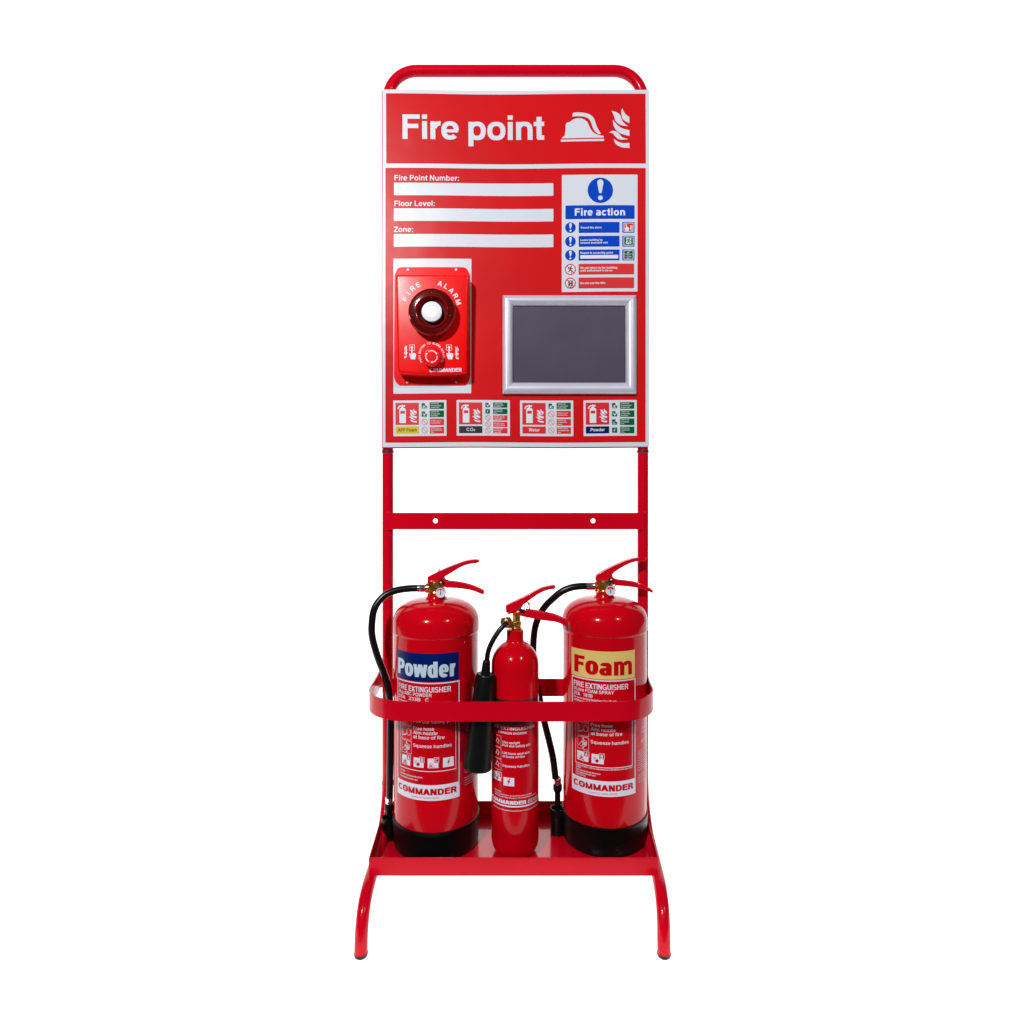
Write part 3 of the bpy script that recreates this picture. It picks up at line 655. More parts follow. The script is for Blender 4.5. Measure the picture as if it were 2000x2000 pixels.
# housing: slightly bowed front, lofted from the back outline to the smaller rounded front
zH = 1.464; yF = zH+CY        # front plane
def hs(sc_, Z, yy, bow=0.0):
    pts = smoothpoly([(245,295),(245,295),(1095,295),(1095,295),(1122,302),(1130,330),(1130,330),(1106,1500),(1106,1500),(1098,1530),(1060,1545),(1060,1545),(860,1556),(655,1560),(450,1556),(280,1545),(280,1545),(242,1530),(232,1500),(232,1500),(208,330),(208,330),(216,302)], 3)
    cx, cyy = 667, 925; o_ = []
    for x, y in pts:
        a, b = A4(cx+(x-cx)*sc_[0], cyy+(y-cyy)*sc_[1], Z); o_.append(Vector((a, yy, b)))
    return o_
loops = [hs((1.0, 1.0), zH, -.0196), hs((1.0, 1.0), zH, yF+.0075), hs((.996, .998), zH, yF+.0045), hs((.985, .991), zH, yF+.0018), hs((.962, .978), zH, yF), hs((.93, .955), zH, yF-.0004)]
bm = nb(); VL = [[bm.verts.new(p) for p in L] for L in loops]; n = len(VL[0])
for A, B in zip(VL, VL[1:]):
    for i in range(n): bm.faces.new((A[i], A[(i+1) % n], B[(i+1) % n], B[i]))
bm.faces.new(VL[-1]); bmesh.ops.recalc_face_normals(bm, faces=bm.faces); mk('housing', bm, 'alarm', al, 60)
yT = yF-.0004
def A4m(x, y): return A4(x, y, yT-CY)
def AP(): return Print(lambda u, v, h: (u, yT-h, v), 0)
KA = (yT-CY)/F/6.44
cx, cz = A4m(660, 748)
AP().arctext('FIRE', cx, cz, 330*KA, 62*KA, -66.5, -27.5).done('lettering', 'white', 1, al)
AP().arctext('ALARM', cx, cz, 324*KA, 62*KA, 18, 73).done('lettering', 'white', 1, al)
bx_, bz_ = -.1822, 1.3055
# beacon
beacon_loc = (bx_, 0, bz_)
bm = nb(); lathe(bm, [(.0470, -yT), (.0470, .0600), (.0455, .0640), (.042, .0655), (0, .0655)], 64, beacon_loc, 'f'); bc = mk('beacon', bm, 'alarm', al, 40)
bm = nb(); lathe(bm, [(.040, .0652), (.0500, .0664), (.0522, .0690), (.0530, .0740), (.0524, .0780), (.0510, .0800), (.0502, .0796), (.0500, .0780), (.0480, .0775)], 96, beacon_loc, 'f'); mk('lens_rim', bm, 'lens', bc, 35)
bm = nb(); lathe(bm, [(.0501, .0770), (.0380, .0800), (.0372, .0800), (.0366, .0822), (.0352, .0832), (.0338, .0826), (.0330, .0760), (.0300, .0700)], 96, beacon_loc, 'f'); mk('lens', bm, 'lens', bc, 35)
bm = nb(); lathe(bm, [(.0330, .0702), (.0300, .0698), (.0235, .0690), (.0235, .0685), (0, .0685)], 64, beacon_loc, 'f'); mk('lens_well', bm, 'deep', bc, 35)
bm = nb()
for i in range(84):
    a = 2*PI*i/84; c, s = math.cos(a), math.sin(a); hw = .00080
    def rp(r, y, sg): return (bx_+r*c-sg*hw*s, -y, bz_+r*s+sg*hw*c)
    pr_ = [(.0376, .0812), (.0440, .0802), (.0495, .0789), (.0495, .0768), (.0376, .0795)]
    L = [[bm.verts.new(rp(r, y, sg)) for r, y in pr_] for sg in (-1, 1)]
    bm.faces.new(L[0]); bm.faces.new(L[1][::-1])
    for k in range(5): bm.faces.new((L[0][k], L[0][(k+1) % 5], L[1][(k+1) % 5], L[1][k]))
bmesh.ops.recalc_face_normals(bm, faces=bm.faces); mk('lens_ribs', bm, 'deep', bc, 0)
bm = nb()
for i in range(14):
    a = 2*PI*(i+.5)/14; lathe(bm, [(0, .0012), (.0009, .0009), (.0013, 0)], 10, (bx_+.0425*math.cos(a), -.0803, bz_+.0425*math.sin(a)), 'f')
mk('lens_studs', bm, 'lens', bc, 40)
bm = nb(); lathe(bm, [(.0215, .0690), (.0224, .0780), (.0226, .0805), (.0220, .0825), (.0150, .0850), (.0132, .0852), (.0127, .0846), (.0122, .0842), (0, .0844)], 64, beacon_loc, 'f'); mk('siren_cap', bm, 'cap', bc, 28)
# push button
px_, pz_ = A4(655, 1318, 1.432)
pb = nb(); lathe(pb, [(.012, -yT), (.012, -yT+.008), (.0190, -yT+.009), (.0212, -yT+.012), (.0216, -yT+.016), (.0205, -yT+.0195), (.0178, -yT+.022), (.0165, -yT+.0222), (0, -yT+.0212)], 56, (px_, 0, pz_), 'f')
btn = mk('push_button', pb, 'alarm', al, 35)
yB = -(-yT+.0226)
P = Print(lambda u, v, h: (u, yB-h, v), 0)
for k0 in (0, 120, 240):
    P.ring(px_, pz_, .0136, .0019, 35+k0, 125+k0, n=60)
    a = math.radians(30+k0); tip = (px_+.0127*math.cos(a-.18), pz_+.0127*math.sin(a-.18)); cc = math.radians(37+k0)
    P.poly([tip, (px_+.0152*math.cos(cc), pz_+.0152*math.sin(cc)), (px_+.0101*math.cos(cc), pz_+.0101*math.sin(cc))], 1)
P.done('rotation_arrows', 'white', 0, btn)
bx2, bz2 = A4m(660, 1312)
AP().arctext('PUSH BUTTON TO ALARM ACTIVATE', bx2, bz2, 139*KA, 25*KA, -122, 122, V=.19, H=.16).done('button_lettering', 'white', 1, al)
for sx, hx in ((1, 425), (-1, 893)):
    P = AP()
    P.frame(*A4m(hx-(42 if sx > 0 else 46), 1252), *A4m(hx+(26 if sx > 0 else 24), 1180), 5*KA, 0)
    fx = hx-10
    a, b = A4m(fx, 1214); P.disc(a, b, 16*KA, 1, 20)
    P.poly([A4m(x, y) for x, y in ((fx-7,1214),(fx+7,1214),(fx+8,1290),(fx+28,1284),(hx+42,1294),(hx+40,1325),(hx+30,1365),(hx-20,1362),(hx-36,1330),(hx-42,1288),(hx-30,1284),(fx-8,1312))], 2)
    P.done('press_button_symbol', 'white', 1, al)
    P = AP()
    if sx > 0: flames(P, 320, 1182, 42, 168, A4m, mirror=True)
    else: flames(P, 950, 1195, 52, 168, A4m)
    P.done('flame_symbol', 'white', 1, al)
def stroke(P, pts, w_, k=0):
    for i in range(len(pts)-1):
        a, b = Vector(pts[i]), Vector(pts[i+1]); d = (b-a)
        if d.length < 1e-9: continue
        n = Vector((-d.y, d.x)).normalized()*w_/2; P.poly([tuple(a-n), tuple(b-n), tuple(b+n), tuple(a+n)], k+i % 3)
def commander(P, u0, v0, cap, u1, V=.235, H=.19, slope=0.0, track=-.045, k=0, shear=0.0):
    """the maker's wordmark with its cross-hair O"""
    wd, _ = lay_text('COMMANDER', V, H, track, 24, shear); sx = (u1-u0)/wd
    P.text('COMMANDER', u0, v0, cap, u1, V=V, H=H, track=track, slope=slope, shear=shear)
    ocx = u0+(1.02+track+.54-.05)*sx+0; ocy = v0+.5*cap+slope*(ocx-u0)
    for j in range(4):
        dx, dy = ((1,0),(0,1),(-1,0),(0,-1))[j]; t_ = .05
        q = [(dx*.10-dy*t_, dy*.10-dx*t_), (dx*.46-dy*t_, dy*.46-dx*t_), (dx*.46+dy*t_, dy*.46+dx*t_), (dx*.10+dy*t_, dy*.10+dx*t_)]
        P.poly([(ocx+a*sx, ocy+b*cap) for a, b in q], 4)
P = AP(); a, b = A4m(637, 1524); c, _ = A4m(1042, 1524); commander(P, a, b, 46*KA, c, slope=.012); P.done('maker_lettering', 'white', 1, al)

# ================================================================== extinguishers
def arcs(r0, h0, r1, h1, n=8, ex=2.0, start=0):
    """elliptic shoulder from (r0, h0) vertical tangent to (r1, h1)"""
    o_ = []
    for i in range(start, n+1):
        a = PI/2*i/n; o_.append((r1+(r0-r1)*math.cos(a)**(2/ex) if i < n else r1, h0+(h1-h0)*math.sin(a)**(2/ex)))
    return o_
def channel(name, side, web, ymid, wd, m, parent, t=.0017):
    """folded sheet lever: two cheeks cut to the outline 'side' and a web along the polyline 'web'"""
    bm = nb()
    prism(bm, side, ymid-wd/2, ymid-wd/2+t); prism(bm, side, ymid+wd/2-t, ymid+wd/2)
    n = len(web); up_ = []
    for i in range(n):
        a = Vector(web[max(i-1, 0)]); b = Vector(web[min(i+1, n-1)]); d = (b-a).normalized(); nn = Vector((-d.y, d.x)); p = Vector(web[i])
        up_.append((p+nn*.0004, p-nn*(t-.0004)))
    vv = [[bm.verts.new((q.x, y, q.y)) for q in pr for y in (ymid-wd/2+.0002, ymid+wd/2-.0002)] for pr in up_]
    for A, B in zip(vv, vv[1:]):
        bm.faces.new((A[0], A[1], B[1], B[0])); bm.faces.new((A[2], B[2], B[3], A[3])); bm.faces.new((A[0], B[0], B[2], A[2])); bm.faces.new((A[1], A[3], B[3], B[1]))
    bm.faces.new((vv[0][0], vv[0][2], vv[0][3], vv[0][1])); bm.faces.new((vv[-1][0], vv[-1][1], vv[-1][3], vv[-1][2]))
    bmesh.ops.recalc_face_normals(bm, faces=bm.faces)
    return mk(name, bm, m, parent, 30, bevel=.0005)
def cyl_map(cx, cyy, R, a0):
    def f(u, v, h):
        a = a0+u/R; return (cx+(R+h)*math.sin(a), cyy-(R+h)*math.cos(a), v)
    return f

def big_extinguisher(cx, cyy, Z, label, kind, leftp, ox, oy, sc, title, a_start):
    R = .0940
    g = thing('fire_extinguisher', label, 'fire extinguisher', (cx, cyy, .1262), 'fire extinguishers in the tray')
    c = (cx, cyy, 0)
    bm = nb(); lathe(bm, [(0,.150),(.0940,.150),(.0940,.5935),(.0943,.596),(.0958,.5975),(.0960,.600),(.0960,.6150)]+arcs(.0960,.6150,.024,.6665,18,2.25,1)+[(.0235,.667)], 128, c)
    mk('cylinder_body', bm, 'body', g, 50)
    bm = nb(); lathe(bm, [(.0230,.6655),(.0232,.668),(.0205,.672),(.0195,.675),(.0195,.679),(.0185,.680),(0,.680)], 48, c); mk('neck_ring', bm, 'body', g)
    bm = nb(); lathe(bm, [(0,.1262),(.088,.1262),(.0925,.128),(.0945,.134),(.0958,.168),(.0962,.180),(.0966,.181),(.0966,.1905),(.0945,.1915),(.0935,.1905)], 96, c)
    base = mk('base_cup', bm, 'plastic', g, 35)
    # valve
    bm = nb(); lathe(bm, [(0,.679),(.0192,.679),(.0194,.6830),(.0178,.6838),(.0176,.6860),(.0186,.6870),(.0190,.7000),(.0180,.7065),(.014,.7085),(0,.7085)], 28, c)
    lathe(bm, [(0,-.0225),(.0105,-.0225),(.0112,-.0215),(.0112,-.012),(.0112,0)], 20, (cx, cyy, .6905), 'x')
    v = mk('valve', bm, 'brass', g, 30, bevel=.0006)
    bm = nb(); lathe(bm, [(0,.0),(.0055,.0),(.0055,.006),(0,.006)], 16, (cx+.009, cyy-.017, .6805+.002), 'f'); mk('gauge_stem', bm, 'brass', v)
    gx, gz = at(leftp['gauge'][0], leftp['gauge'][1], Z-.030); gy = cyy-.030
    bm = nb(); lathe(bm, [(0,-.006),(.0085,-.006),(.0116,-.003),(.0118,.003),(.0110,.0038),(.0104,.0028),(0,.0026)], 36, (gx, gy, gz), 'f'); ga = mk('pressure_gauge', bm, 'chrome', g, 30)
    P = Print(lambda u, v_, h: (u, gy-.0028-h, v_), 0); P.disc(gx, gz, .0103); P.done('gauge_dial', 'white', 0, ga)
    P = Print(lambda u, v_, h: (u, gy-.0031-h, v_), 0); P.ring(gx, gz, .0088, leftp['arc'], 25, 75, n=30); P.ring(gx, gz, .0088, leftp['arc'], 105, 155, n=30); P.done('gauge_red_sector', 'notice_red', 0, ga)
    P = Print(lambda u, v_, h: (u, gy-.0034-h, v_), 0); P.rect(gx-.0006, gz-.004, gx+.0006, gz+.0075); P.ring(gx, gz, .0088, .0016, 78, 102, n=30, k=1); P.disc(gx, gz-.003, .0016, 2, 16); P.done('gauge_needle', 'ink', 0, ga)
    # levers, outlines measured on the photograph
    def Lp(x, y): return at(ox+x/sc, oy+y/sc, Z)
    up_top = [Lp(*p) for p in leftp['up_top']]; up_bot = [Lp(*p) for p in leftp['up_bot']]
    channel('carry_lever', up_top+up_bot, up_top, cyy, .020, 'frame', g)
    lo_top = [Lp(*p) for p in leftp['lo_top']]; lo_bot = [Lp(*p) for p in leftp['lo_bot']]
    channel('squeeze_lever', lo_top+lo_bot, [p for p in lo_bot][::-1], cyy, .0165, 'frame', g)
    for nm, p_, r_, m_ in (('rivet', leftp['rivet'], .0029, 'chrome'), ('pivot_pin', leftp['pivot'], .0022, 'white')):
        a, b = Lp(*p_); bm = nb(); hh_ = .0125 if nm == 'rivet' else .0190; lathe(bm, [(0,hh_),(r_*.7,hh_-.0003),(r_,hh_-.0013),(r_,-.0112),(0,-.0112)], 18, (a, cyy, b), 'f'); mk(nm, bm, m_, g)
    # dark safety pin with its oblong head
    (a, b), (a2, b2) = Lp(*leftp['pin'][0]), Lp(*leftp['pin'][1])
    bm = nb(); tube(bm, [(a, cyy-.0125, b), ((a+a2)/2, cyy-.0135, (b+b2)/2), (a2, cyy-.0120, b2)], [.0034, .0036, .0062], 14); mk('safety_pin', bm, 'plastic', g)
    a, b = Lp(*leftp['pull'][0]); bm = nb(); tube(bm, catmull([(q[0], cyy-.004, q[1]) for q in [Lp(*p) for p in leftp['pull']]], 5), .0011, 8); mk('pin_seal', bm, 'frame', g)
    # embossed marks on the cheek
    bm = nb()
    for p_ in leftp['marks']:
        a, b = Lp(*p_); lathe(bm, [(0,.0004),(.0006,.0003),(.0009,0)], 8, (a, cyy-.0100, b), 'f')
    mk('embossed_marks', bm, 'frame', g, 40)
    # hose
    hz = leftp['hose']
    bm = nb(); tube(bm, catmull([(at(px, py, zz)[0], zz+CY, at(px, py, zz)[1]) for px, py, zz in hz], 8), .0078, 20); hose = mk('hose', bm, 'rubber', g)
    (f0, f1, fy) = leftp['ferrule']; xa_, zz_ = at(f0, fy, Z); xb_, _ = at(f1, fy, Z)
    bm = nb(); lathe(bm, [(.0072,xa_),(.0086,xa_+.0003),(.0086,xa_+.004),(.0082,xa_+.0045),(.0086,xa_+.005),(.0086,xb_-.003),(.0076,xb_),(0,xb_)], 28, (0, cyy, zz_), 'x'); mk('ferrule', bm, 'chrome', hose, 25)
    xc_ = cx-.0165
    bm = nb(); lathe(bm, [(.0070,xb_-.0005),(.0094,xb_),(.0094,xb_+.0025),(.0080,xb_+.003),(.0080,xc_-.001),(.0092,xc_)], 6 if kind else 24, (0, cyy, zz_), 'x'); mk('hose_nut', bm, 'chrome', hose, 25, label='dull hose nut')
    # nozzle and its holder on the base
    nx, ny = leftp['nozzle'][0], leftp['nozzle'][1]; zt_, zn_ = leftp['nz']
    bm = nb(); lathe(bm, [(.0070,zt_),(.0085,zt_-.0005),(.0085,zt_-.007),(.0078,zt_-.009),(.0082,zt_-.011),(.0078,zn_+.0005)], 28, (nx, ny, 0)); mk('ferrule', bm, 'chrome', hose, 25)
    bm = nb(); lathe(bm, [(0,zn_+.003),(.0092,zn_+.003),(.0102,zn_),(.0102,zn_-.010),(.0084,zn_-.013),(.0066,zn_-.016),(.0062,.165),(.0052,.150),(0,.150)], 28, (nx, ny, 0)); mk('nozzle', bm, 'plastic', hose, 30)
    zc = leftp['cup']; th = .0022; rc = .0165
    bm = nb(); lathe(bm, [(0,.1266),(rc-.001,.1266),(rc,.129),(rc+.0005,zc),(rc-th,zc),(rc-th-.0003,.132),(0,.132)], 32, (nx, ny, 0))
    mk('nozzle_cup', bm, 'plastic', base, 30)
    bm = nb(); d = Vector((cx-nx, cyy-ny, 0)).normalized(); s_ = Vector((-d.y, d.x, 0))*.0155; p0 = Vector((nx, ny, 0))+d*.0125; p1 = Vector((cx, cyy, 0))-d*.090
    q = [bm.verts.new(p+Vector((0, 0, z))) for z in (.127, zc-.003) for p in (p0-s_, p0+s_, p1+s_, p1-s_)]
    for f in ((0,1,2,3),(7,6,5,4),(0,4,5,1),(1,5,6,2),(2,6,7,3),(3,7,4,0)): bm.faces.new([q[i] for i in f])
    bmesh.ops.recalc_face_normals(bm, faces=bm.faces); mk('cup_bridge', bm, 'plastic', base, 20, bevel=.001)
    # label
    W = R*math.radians(94.5); mp = cyl_map(cx, cyy, R+.0002, math.radians(a_start)); U = lambda u: u*W
    LP = lambda: Print(mp, .004)
    lb = LP().rect(0, .5080, U(.985), .5675, 0).done('name_label', 'navy' if kind == 0 else 'sand', 0, g)
    if kind == 0: P = LP().text('Powder', U(.03), .5175, .0335, U(.93), V=.31, H=.20, track=-.055, X=.80)
    else: P = LP().text('Foam', U(.06), .5165, .0375, U(.93), V=.31, H=.20, track=-.055, X=.79)
    P.done('lettering', 'pale' if kind == 0 else 'label_red', 1, lb)
    pn = LP().rect(U(.012), .2588, U(.995), .5065, 0).done('instruction_label', 'label_red', 0, g)
    P = LP(); t_ = .0026
    P.rect(U(.012), .5065-t_, U(.995), .5065); P.rect(U(.012), .2915, U(.012)+t_, .5065-t_); P.rect(U(.995)-t_, .2915, U(.995), .5065-t_); P.rect(U(.012), .2588, U(.995), .2915)
    P.done('label_border', 'label_white', 1, pn)
    P = LP(); P.rect(U(.085), .3195, U(.94), .3210); P.rect(U(.085), .3210, U(.085)+.0012, .4480); P.rect(U(.94)-.0012, .3210, U(.94), .4480); P.done('inner_border', 'label_white', 1, pn)
    P = LP(); P.text('FIRE EXTINGUISHER', U(.052), .4862, .0113, U(.865), V=.21, H=.155, track=-.03); P.done('lettering', 'label_white', 1, pn)
    P = LP(); P.text('9kg ABC POWDER' if kind == 0 else '9 Litre FOAM SPRAY', U(.055), .4768, .0072, U(.60 if kind == 0 else .655), V=.18, H=.15, N=14)
    P.text('55A   233B   C' if kind == 0 else '27A   183B', U(.055), .4668, .0072, U(.56 if kind == 0 else .36), V=.18, H=.15, N=14); P.done('lettering', 'label_white', 1, pn)
    P = LP()
    for i, ln in enumerate(('For use on burning liquid fires (Class B) and', 'carbonaceous fires (Class A)')): P.text(ln, U(.055), .4600-i*.006, .0042, None, xs=.80, V=.2, H=.17, N=8)
    P.done('small_print', 'label_white', 1, pn)
    P = LP()
    for ln, z, wd in (('Use upright', .4315, .22), ('Pull out safety pin', .4215, .565), ('Free hose', .4060, .30), ('Aim nozzle', .3970, .345), ('at base of fire', .3878, .44), ('Squeeze handles', .3695, .54)):
        if ln == 'Use upright': wd = .30
        P.text(ln, U(.334), z, .0071, U(.334+wd), V=.18, H=.15, N=14)
    P.done('lettering', 'label_white', 1, pn)
    P = LP()
    for z0_, z1_ in ((.4125, .4415), (.3815, .4105), (.3525, .3795)):
        P.frame(U(.125), z0_, U(.305), z1_, .0006)
    # hand and hose drawings in the boxes
    q = lambda x, y, zc_: (U(.215)+x*.013, zc_+y*.013)
    def pl_(zc_, pts, w_=.0009): stroke(P, [q(x, y, zc_) for x, y in pts], w_)
    for zc_ in (.427, .396):
        pl_(zc_, ((.1,.1),(.15,.5),(.5,.8),(.85,.45),(.95,.1),(.7,-.3),(.3,-.35),(.1,.1))); pl_(zc_, ((.1,-.1),(-.2,-.35),(-.75,-.5),(-.8,-.35)), .0018)
    for j in range(4): P.ring(*q(-.82, .50-.33*j, .396), .0020, .0006, k=2, n=12)
    pl_(.427, ((-.9,.5),(-.5,.6),(.0,.1)), .0016)
    pl_(.3655, ((-.95,-.5),(-.5,-.1),(-.2,.35),(.2,.55),(.6,.45),(.75,.1),(.55,-.3),(.2,-.5),(-.2,-.45),(-.5,-.55)))
    pl_(.3655, ((-.2,.2),(.5,.2)), .0016); pl_(.3655, ((-.1,0),(.6,-.02)), .0016); pl_(.3655, ((-.15,-.22),(.5,-.2)), .0016)
    P.poly([q(x, y, .3655) for x, y in ((-.08,.65),(.2,.65),(.06,.98))], 2); P.poly([q(x, y, .3655) for x, y in ((-.08,-.65),(.2,-.65),(.06,-.98))], 2)
    P.done('instruction_drawings', 'label_white', 1, pn)
    sq = [('a', .132, .285), ('b', .340, .49), ('c', .545, .69), ('e', .752, .905)] if kind == 0 else [('a', .12, .30), ('b', .345, .515)]
    for ic, u0_, u1_ in sq:
        zz0, zz1 = .3275, .3475; P = LP(); P.rect(U(u0_), zz0, U(u1_), zz1)
        if ic != 'e':
            s2 = U(u1_)-U(u0_); P.rect(U(u1_)-s2*.40, zz1-.0095, U(u1_)+s2*.06, zz1+.0025, k=2)
        sqo = P.done('class_square', 'label_white', 1, pn)
        P = LP(); s2 = U(u1_)-U(u0_); put = lambda x, y, uc=(U(u0_)+U(u1_))/2, zc2=(zz0+zz1)/2: (uc+x, zc2-y)
        class_icon(P, ic, -s2*.10 if ic != 'e' else 0, .0015 if ic != 'e' else 0, .0165, put, 1)
        if ic != 'e':
            P.rect(U(u1_)-s2*.36, zz1-.0088, U(u1_)+s2*.02, zz1+.0018, k=0)
        for pts_i in range(len(P.polys)): pass
        P.done('class_symbol', 'label_red', 2, pn)
        if ic != 'e':
            LP().text(ic.upper(), U(u1_)-s2*.16, zz1-.0080, .0085, None, 'c', V=.22, H=.18, xs=.72).done('class_letter', 'label_white', 3, pn)
    P = LP()
    lines = ('CAUTION', 'Depressurise and recharge after any use.', 'Check weight at least once a year.') if kind == 0 else ('Tested to BS EN3-7.  Safe for inadvertent use on live electrical fires up to 1000V', 'CAUTION', 'Depressurise and recharge after any use.', 'Check weight at least once a year.', 'Protect from frost.')
    st = .0062 if kind == 0 else .0050; z_ = .3115 if kind == 0 else .3148
    for i, ln in enumerate(lines): P.text(ln, U(.09), z_-i*st, .0033, U(.94) if (kind and i == 0) else None, xs=.66 if i else .75, V=.22, H=.18, N=8)
    P.done('small_print', 'label_white', 1, pn)
    P = LP(); commander(P, U(.048), .2705, .0132, U(.95), V=.29, H=.235, track=-.085); P.done('maker_lettering', 'label_red', 2, pn)
    P = LP(); P.text('CheckFire Ltd, Caerphilly, CF83 3HU', U(.5), .2632, .0030, None, 'c', V=.14, H=.12, xs=.85, N=8); P.done('small_print', 'label_red', 2, pn)
    # side text running round the cylinder
    P = Print(cyl_map(cx, cyy, R+.0002, math.radians(47 if kind == 0 else 42)), .004)
    words = 'service record keep upright check pressure discharge inspect monthly weight tested store between frost valve seal refill trained person only'.split()
    for i in range(13):
        z_ = .345-i*.0052-(.006 if i > 8 else 0); random.seed(i)
        P.text(' '.join(words[(i*3+j) % len(words)] for j in range(5)), 0, z_, .0026, .050-.006*random.random(), V=.16, H=.13, N=6)
    if kind:
        P.ring(.018, .388, .0065, .0012, k=1); P.ring(.026, .388, .0065, .0012, k=2); P.ring(.022, .395, .0065, .0012, k=3)
        P.text('CE', .012, .362, .007, .032)
    else: P.text('CE', .004, .392, .008, .020)
    P.done('side_print', 'label_white', 0, g)
    return g

pw = dict(gauge=(860.7, 1157), arc=.0022,
    up_top=[(877,372),(879,360),(1000,300),(1120,244),(1280,183),(1350,160),(1420,146),(1490,143),(1528,154)],
    up_bot=[(1518,172),(1490,186),(1400,196),(1340,214),(1270,246),(1190,296),(1120,338),(1082,358),(1080,378),(1090,398),(1060,412),(1000,452),(960,474),(900,474),(876,462)],
    lo_top=[(985,478),(1010,440),(1060,405),(1095,398),(1130,414),(1250,427),(1340,444),(1420,466),(1500,497),(1560,525),(1581,543)],
    lo_bot=[(1579,574),(1540,562),(1470,532),(1400,513),(1300,498),(1200,490),(1100,486)],
    rivet=(920,453), pivot=(1047,420), pin=((996,436),(1062,406)), pull=((1000,292),(1022,275),(1030,250)), marks=[(945,410),(955,398),(965,415),(985,395),(992,405),(1010,392),(1020,380),(1035,370),(1045,385)],
    hose=[(818,1148.6,1.46),(800,1149.3,1.459),(777,1152.5,1.455),(756,1160,1.45),(741,1173,1.445),(731,1190,1.44),(726.8,1212,1.44),(726.5,1240,1.44),(733.5,1270,1.443),(742,1295,1.447),(750,1315,1.452),(757.3,1340,1.458),(761,1365,1.462),(762.8,1400,1.465),(762.5,1450,1.465),(761.8,1510,1.465),(761,1560,1.465)],
    ferrule=(815.5, 830.5, 1148.6), nozzle=(at(760, 1600, 1.465)[0], 1.465+CY), nz=(.2185, .2020), cup=.1735)
p_ext = big_extinguisher(-.1747, -.060, 1.46, 'large red cylinder with a navy blue Powder label, at the left end of the tray', 0, pw, 700, 1070, 6.44, 'Powder', -55.5)
fm = dict(gauge=(1192, 1153), arc=.0046,
    up_top=[(662,300),(666,284),(760,228),(850,184),(960,136),(1040,110),(1120,97),(1160,100),(1194,103)],
    up_bot=[(1186,116),(1165,130),(1100,132),(1040,146),(970,176),(900,216),(850,250),(830,272),(832,292),(850,312),(820,330),(780,352),(740,374),(700,374),(668,366)],
    lo_top=[(770,376),(790,345),(830,320),(860,322),(900,334),(980,342),(1060,354),(1130,374),(1190,404),(1240,428),(1256,444)],
    lo_bot=[(1256,462),(1225,450),(1170,426),(1100,408),(1020,396),(940,388),(860,382)],
    rivet=(706,354), pivot=(814,322), pin=((780,358),(818,318)), pull=((866,385),(862,400),(850,412)), marks=[(714,325),(722,318),(735,325),(745,315),(755,306),(768,300)],
    hose=[(1147,1144.6,1.477),(1132,1145,1.477),(1114,1148,1.478),(1096,1156,1.48),(1080,1169,1.484),(1065,1184,1.488),(1054,1201,1.49),(1046,1222,1.492),(1042.5,1245,1.495),(1041.5,1270,1.497),(1043,1300,1.498),(1048,1335,1.498),(1055.5,1372,1.495),(1063.5,1411,1.492),(1072.5,1447,1.488),(1080,1481,1.486),(1085,1520,1.485)],
    ferrule=(1145, 1162.5, 1144.8), nozzle=(at(1089, 1600, 1.485)[0], 1.485+CY), nz=(.2540, .2360), cup=.1850)
f_ext = big_extinguisher(.2055, -.043, 1.477, 'large red cylinder with a sandy yellow Foam label, at the right end of the tray', 1, fm, 1040, 1070, 5.366, 'Foam', -57.4)

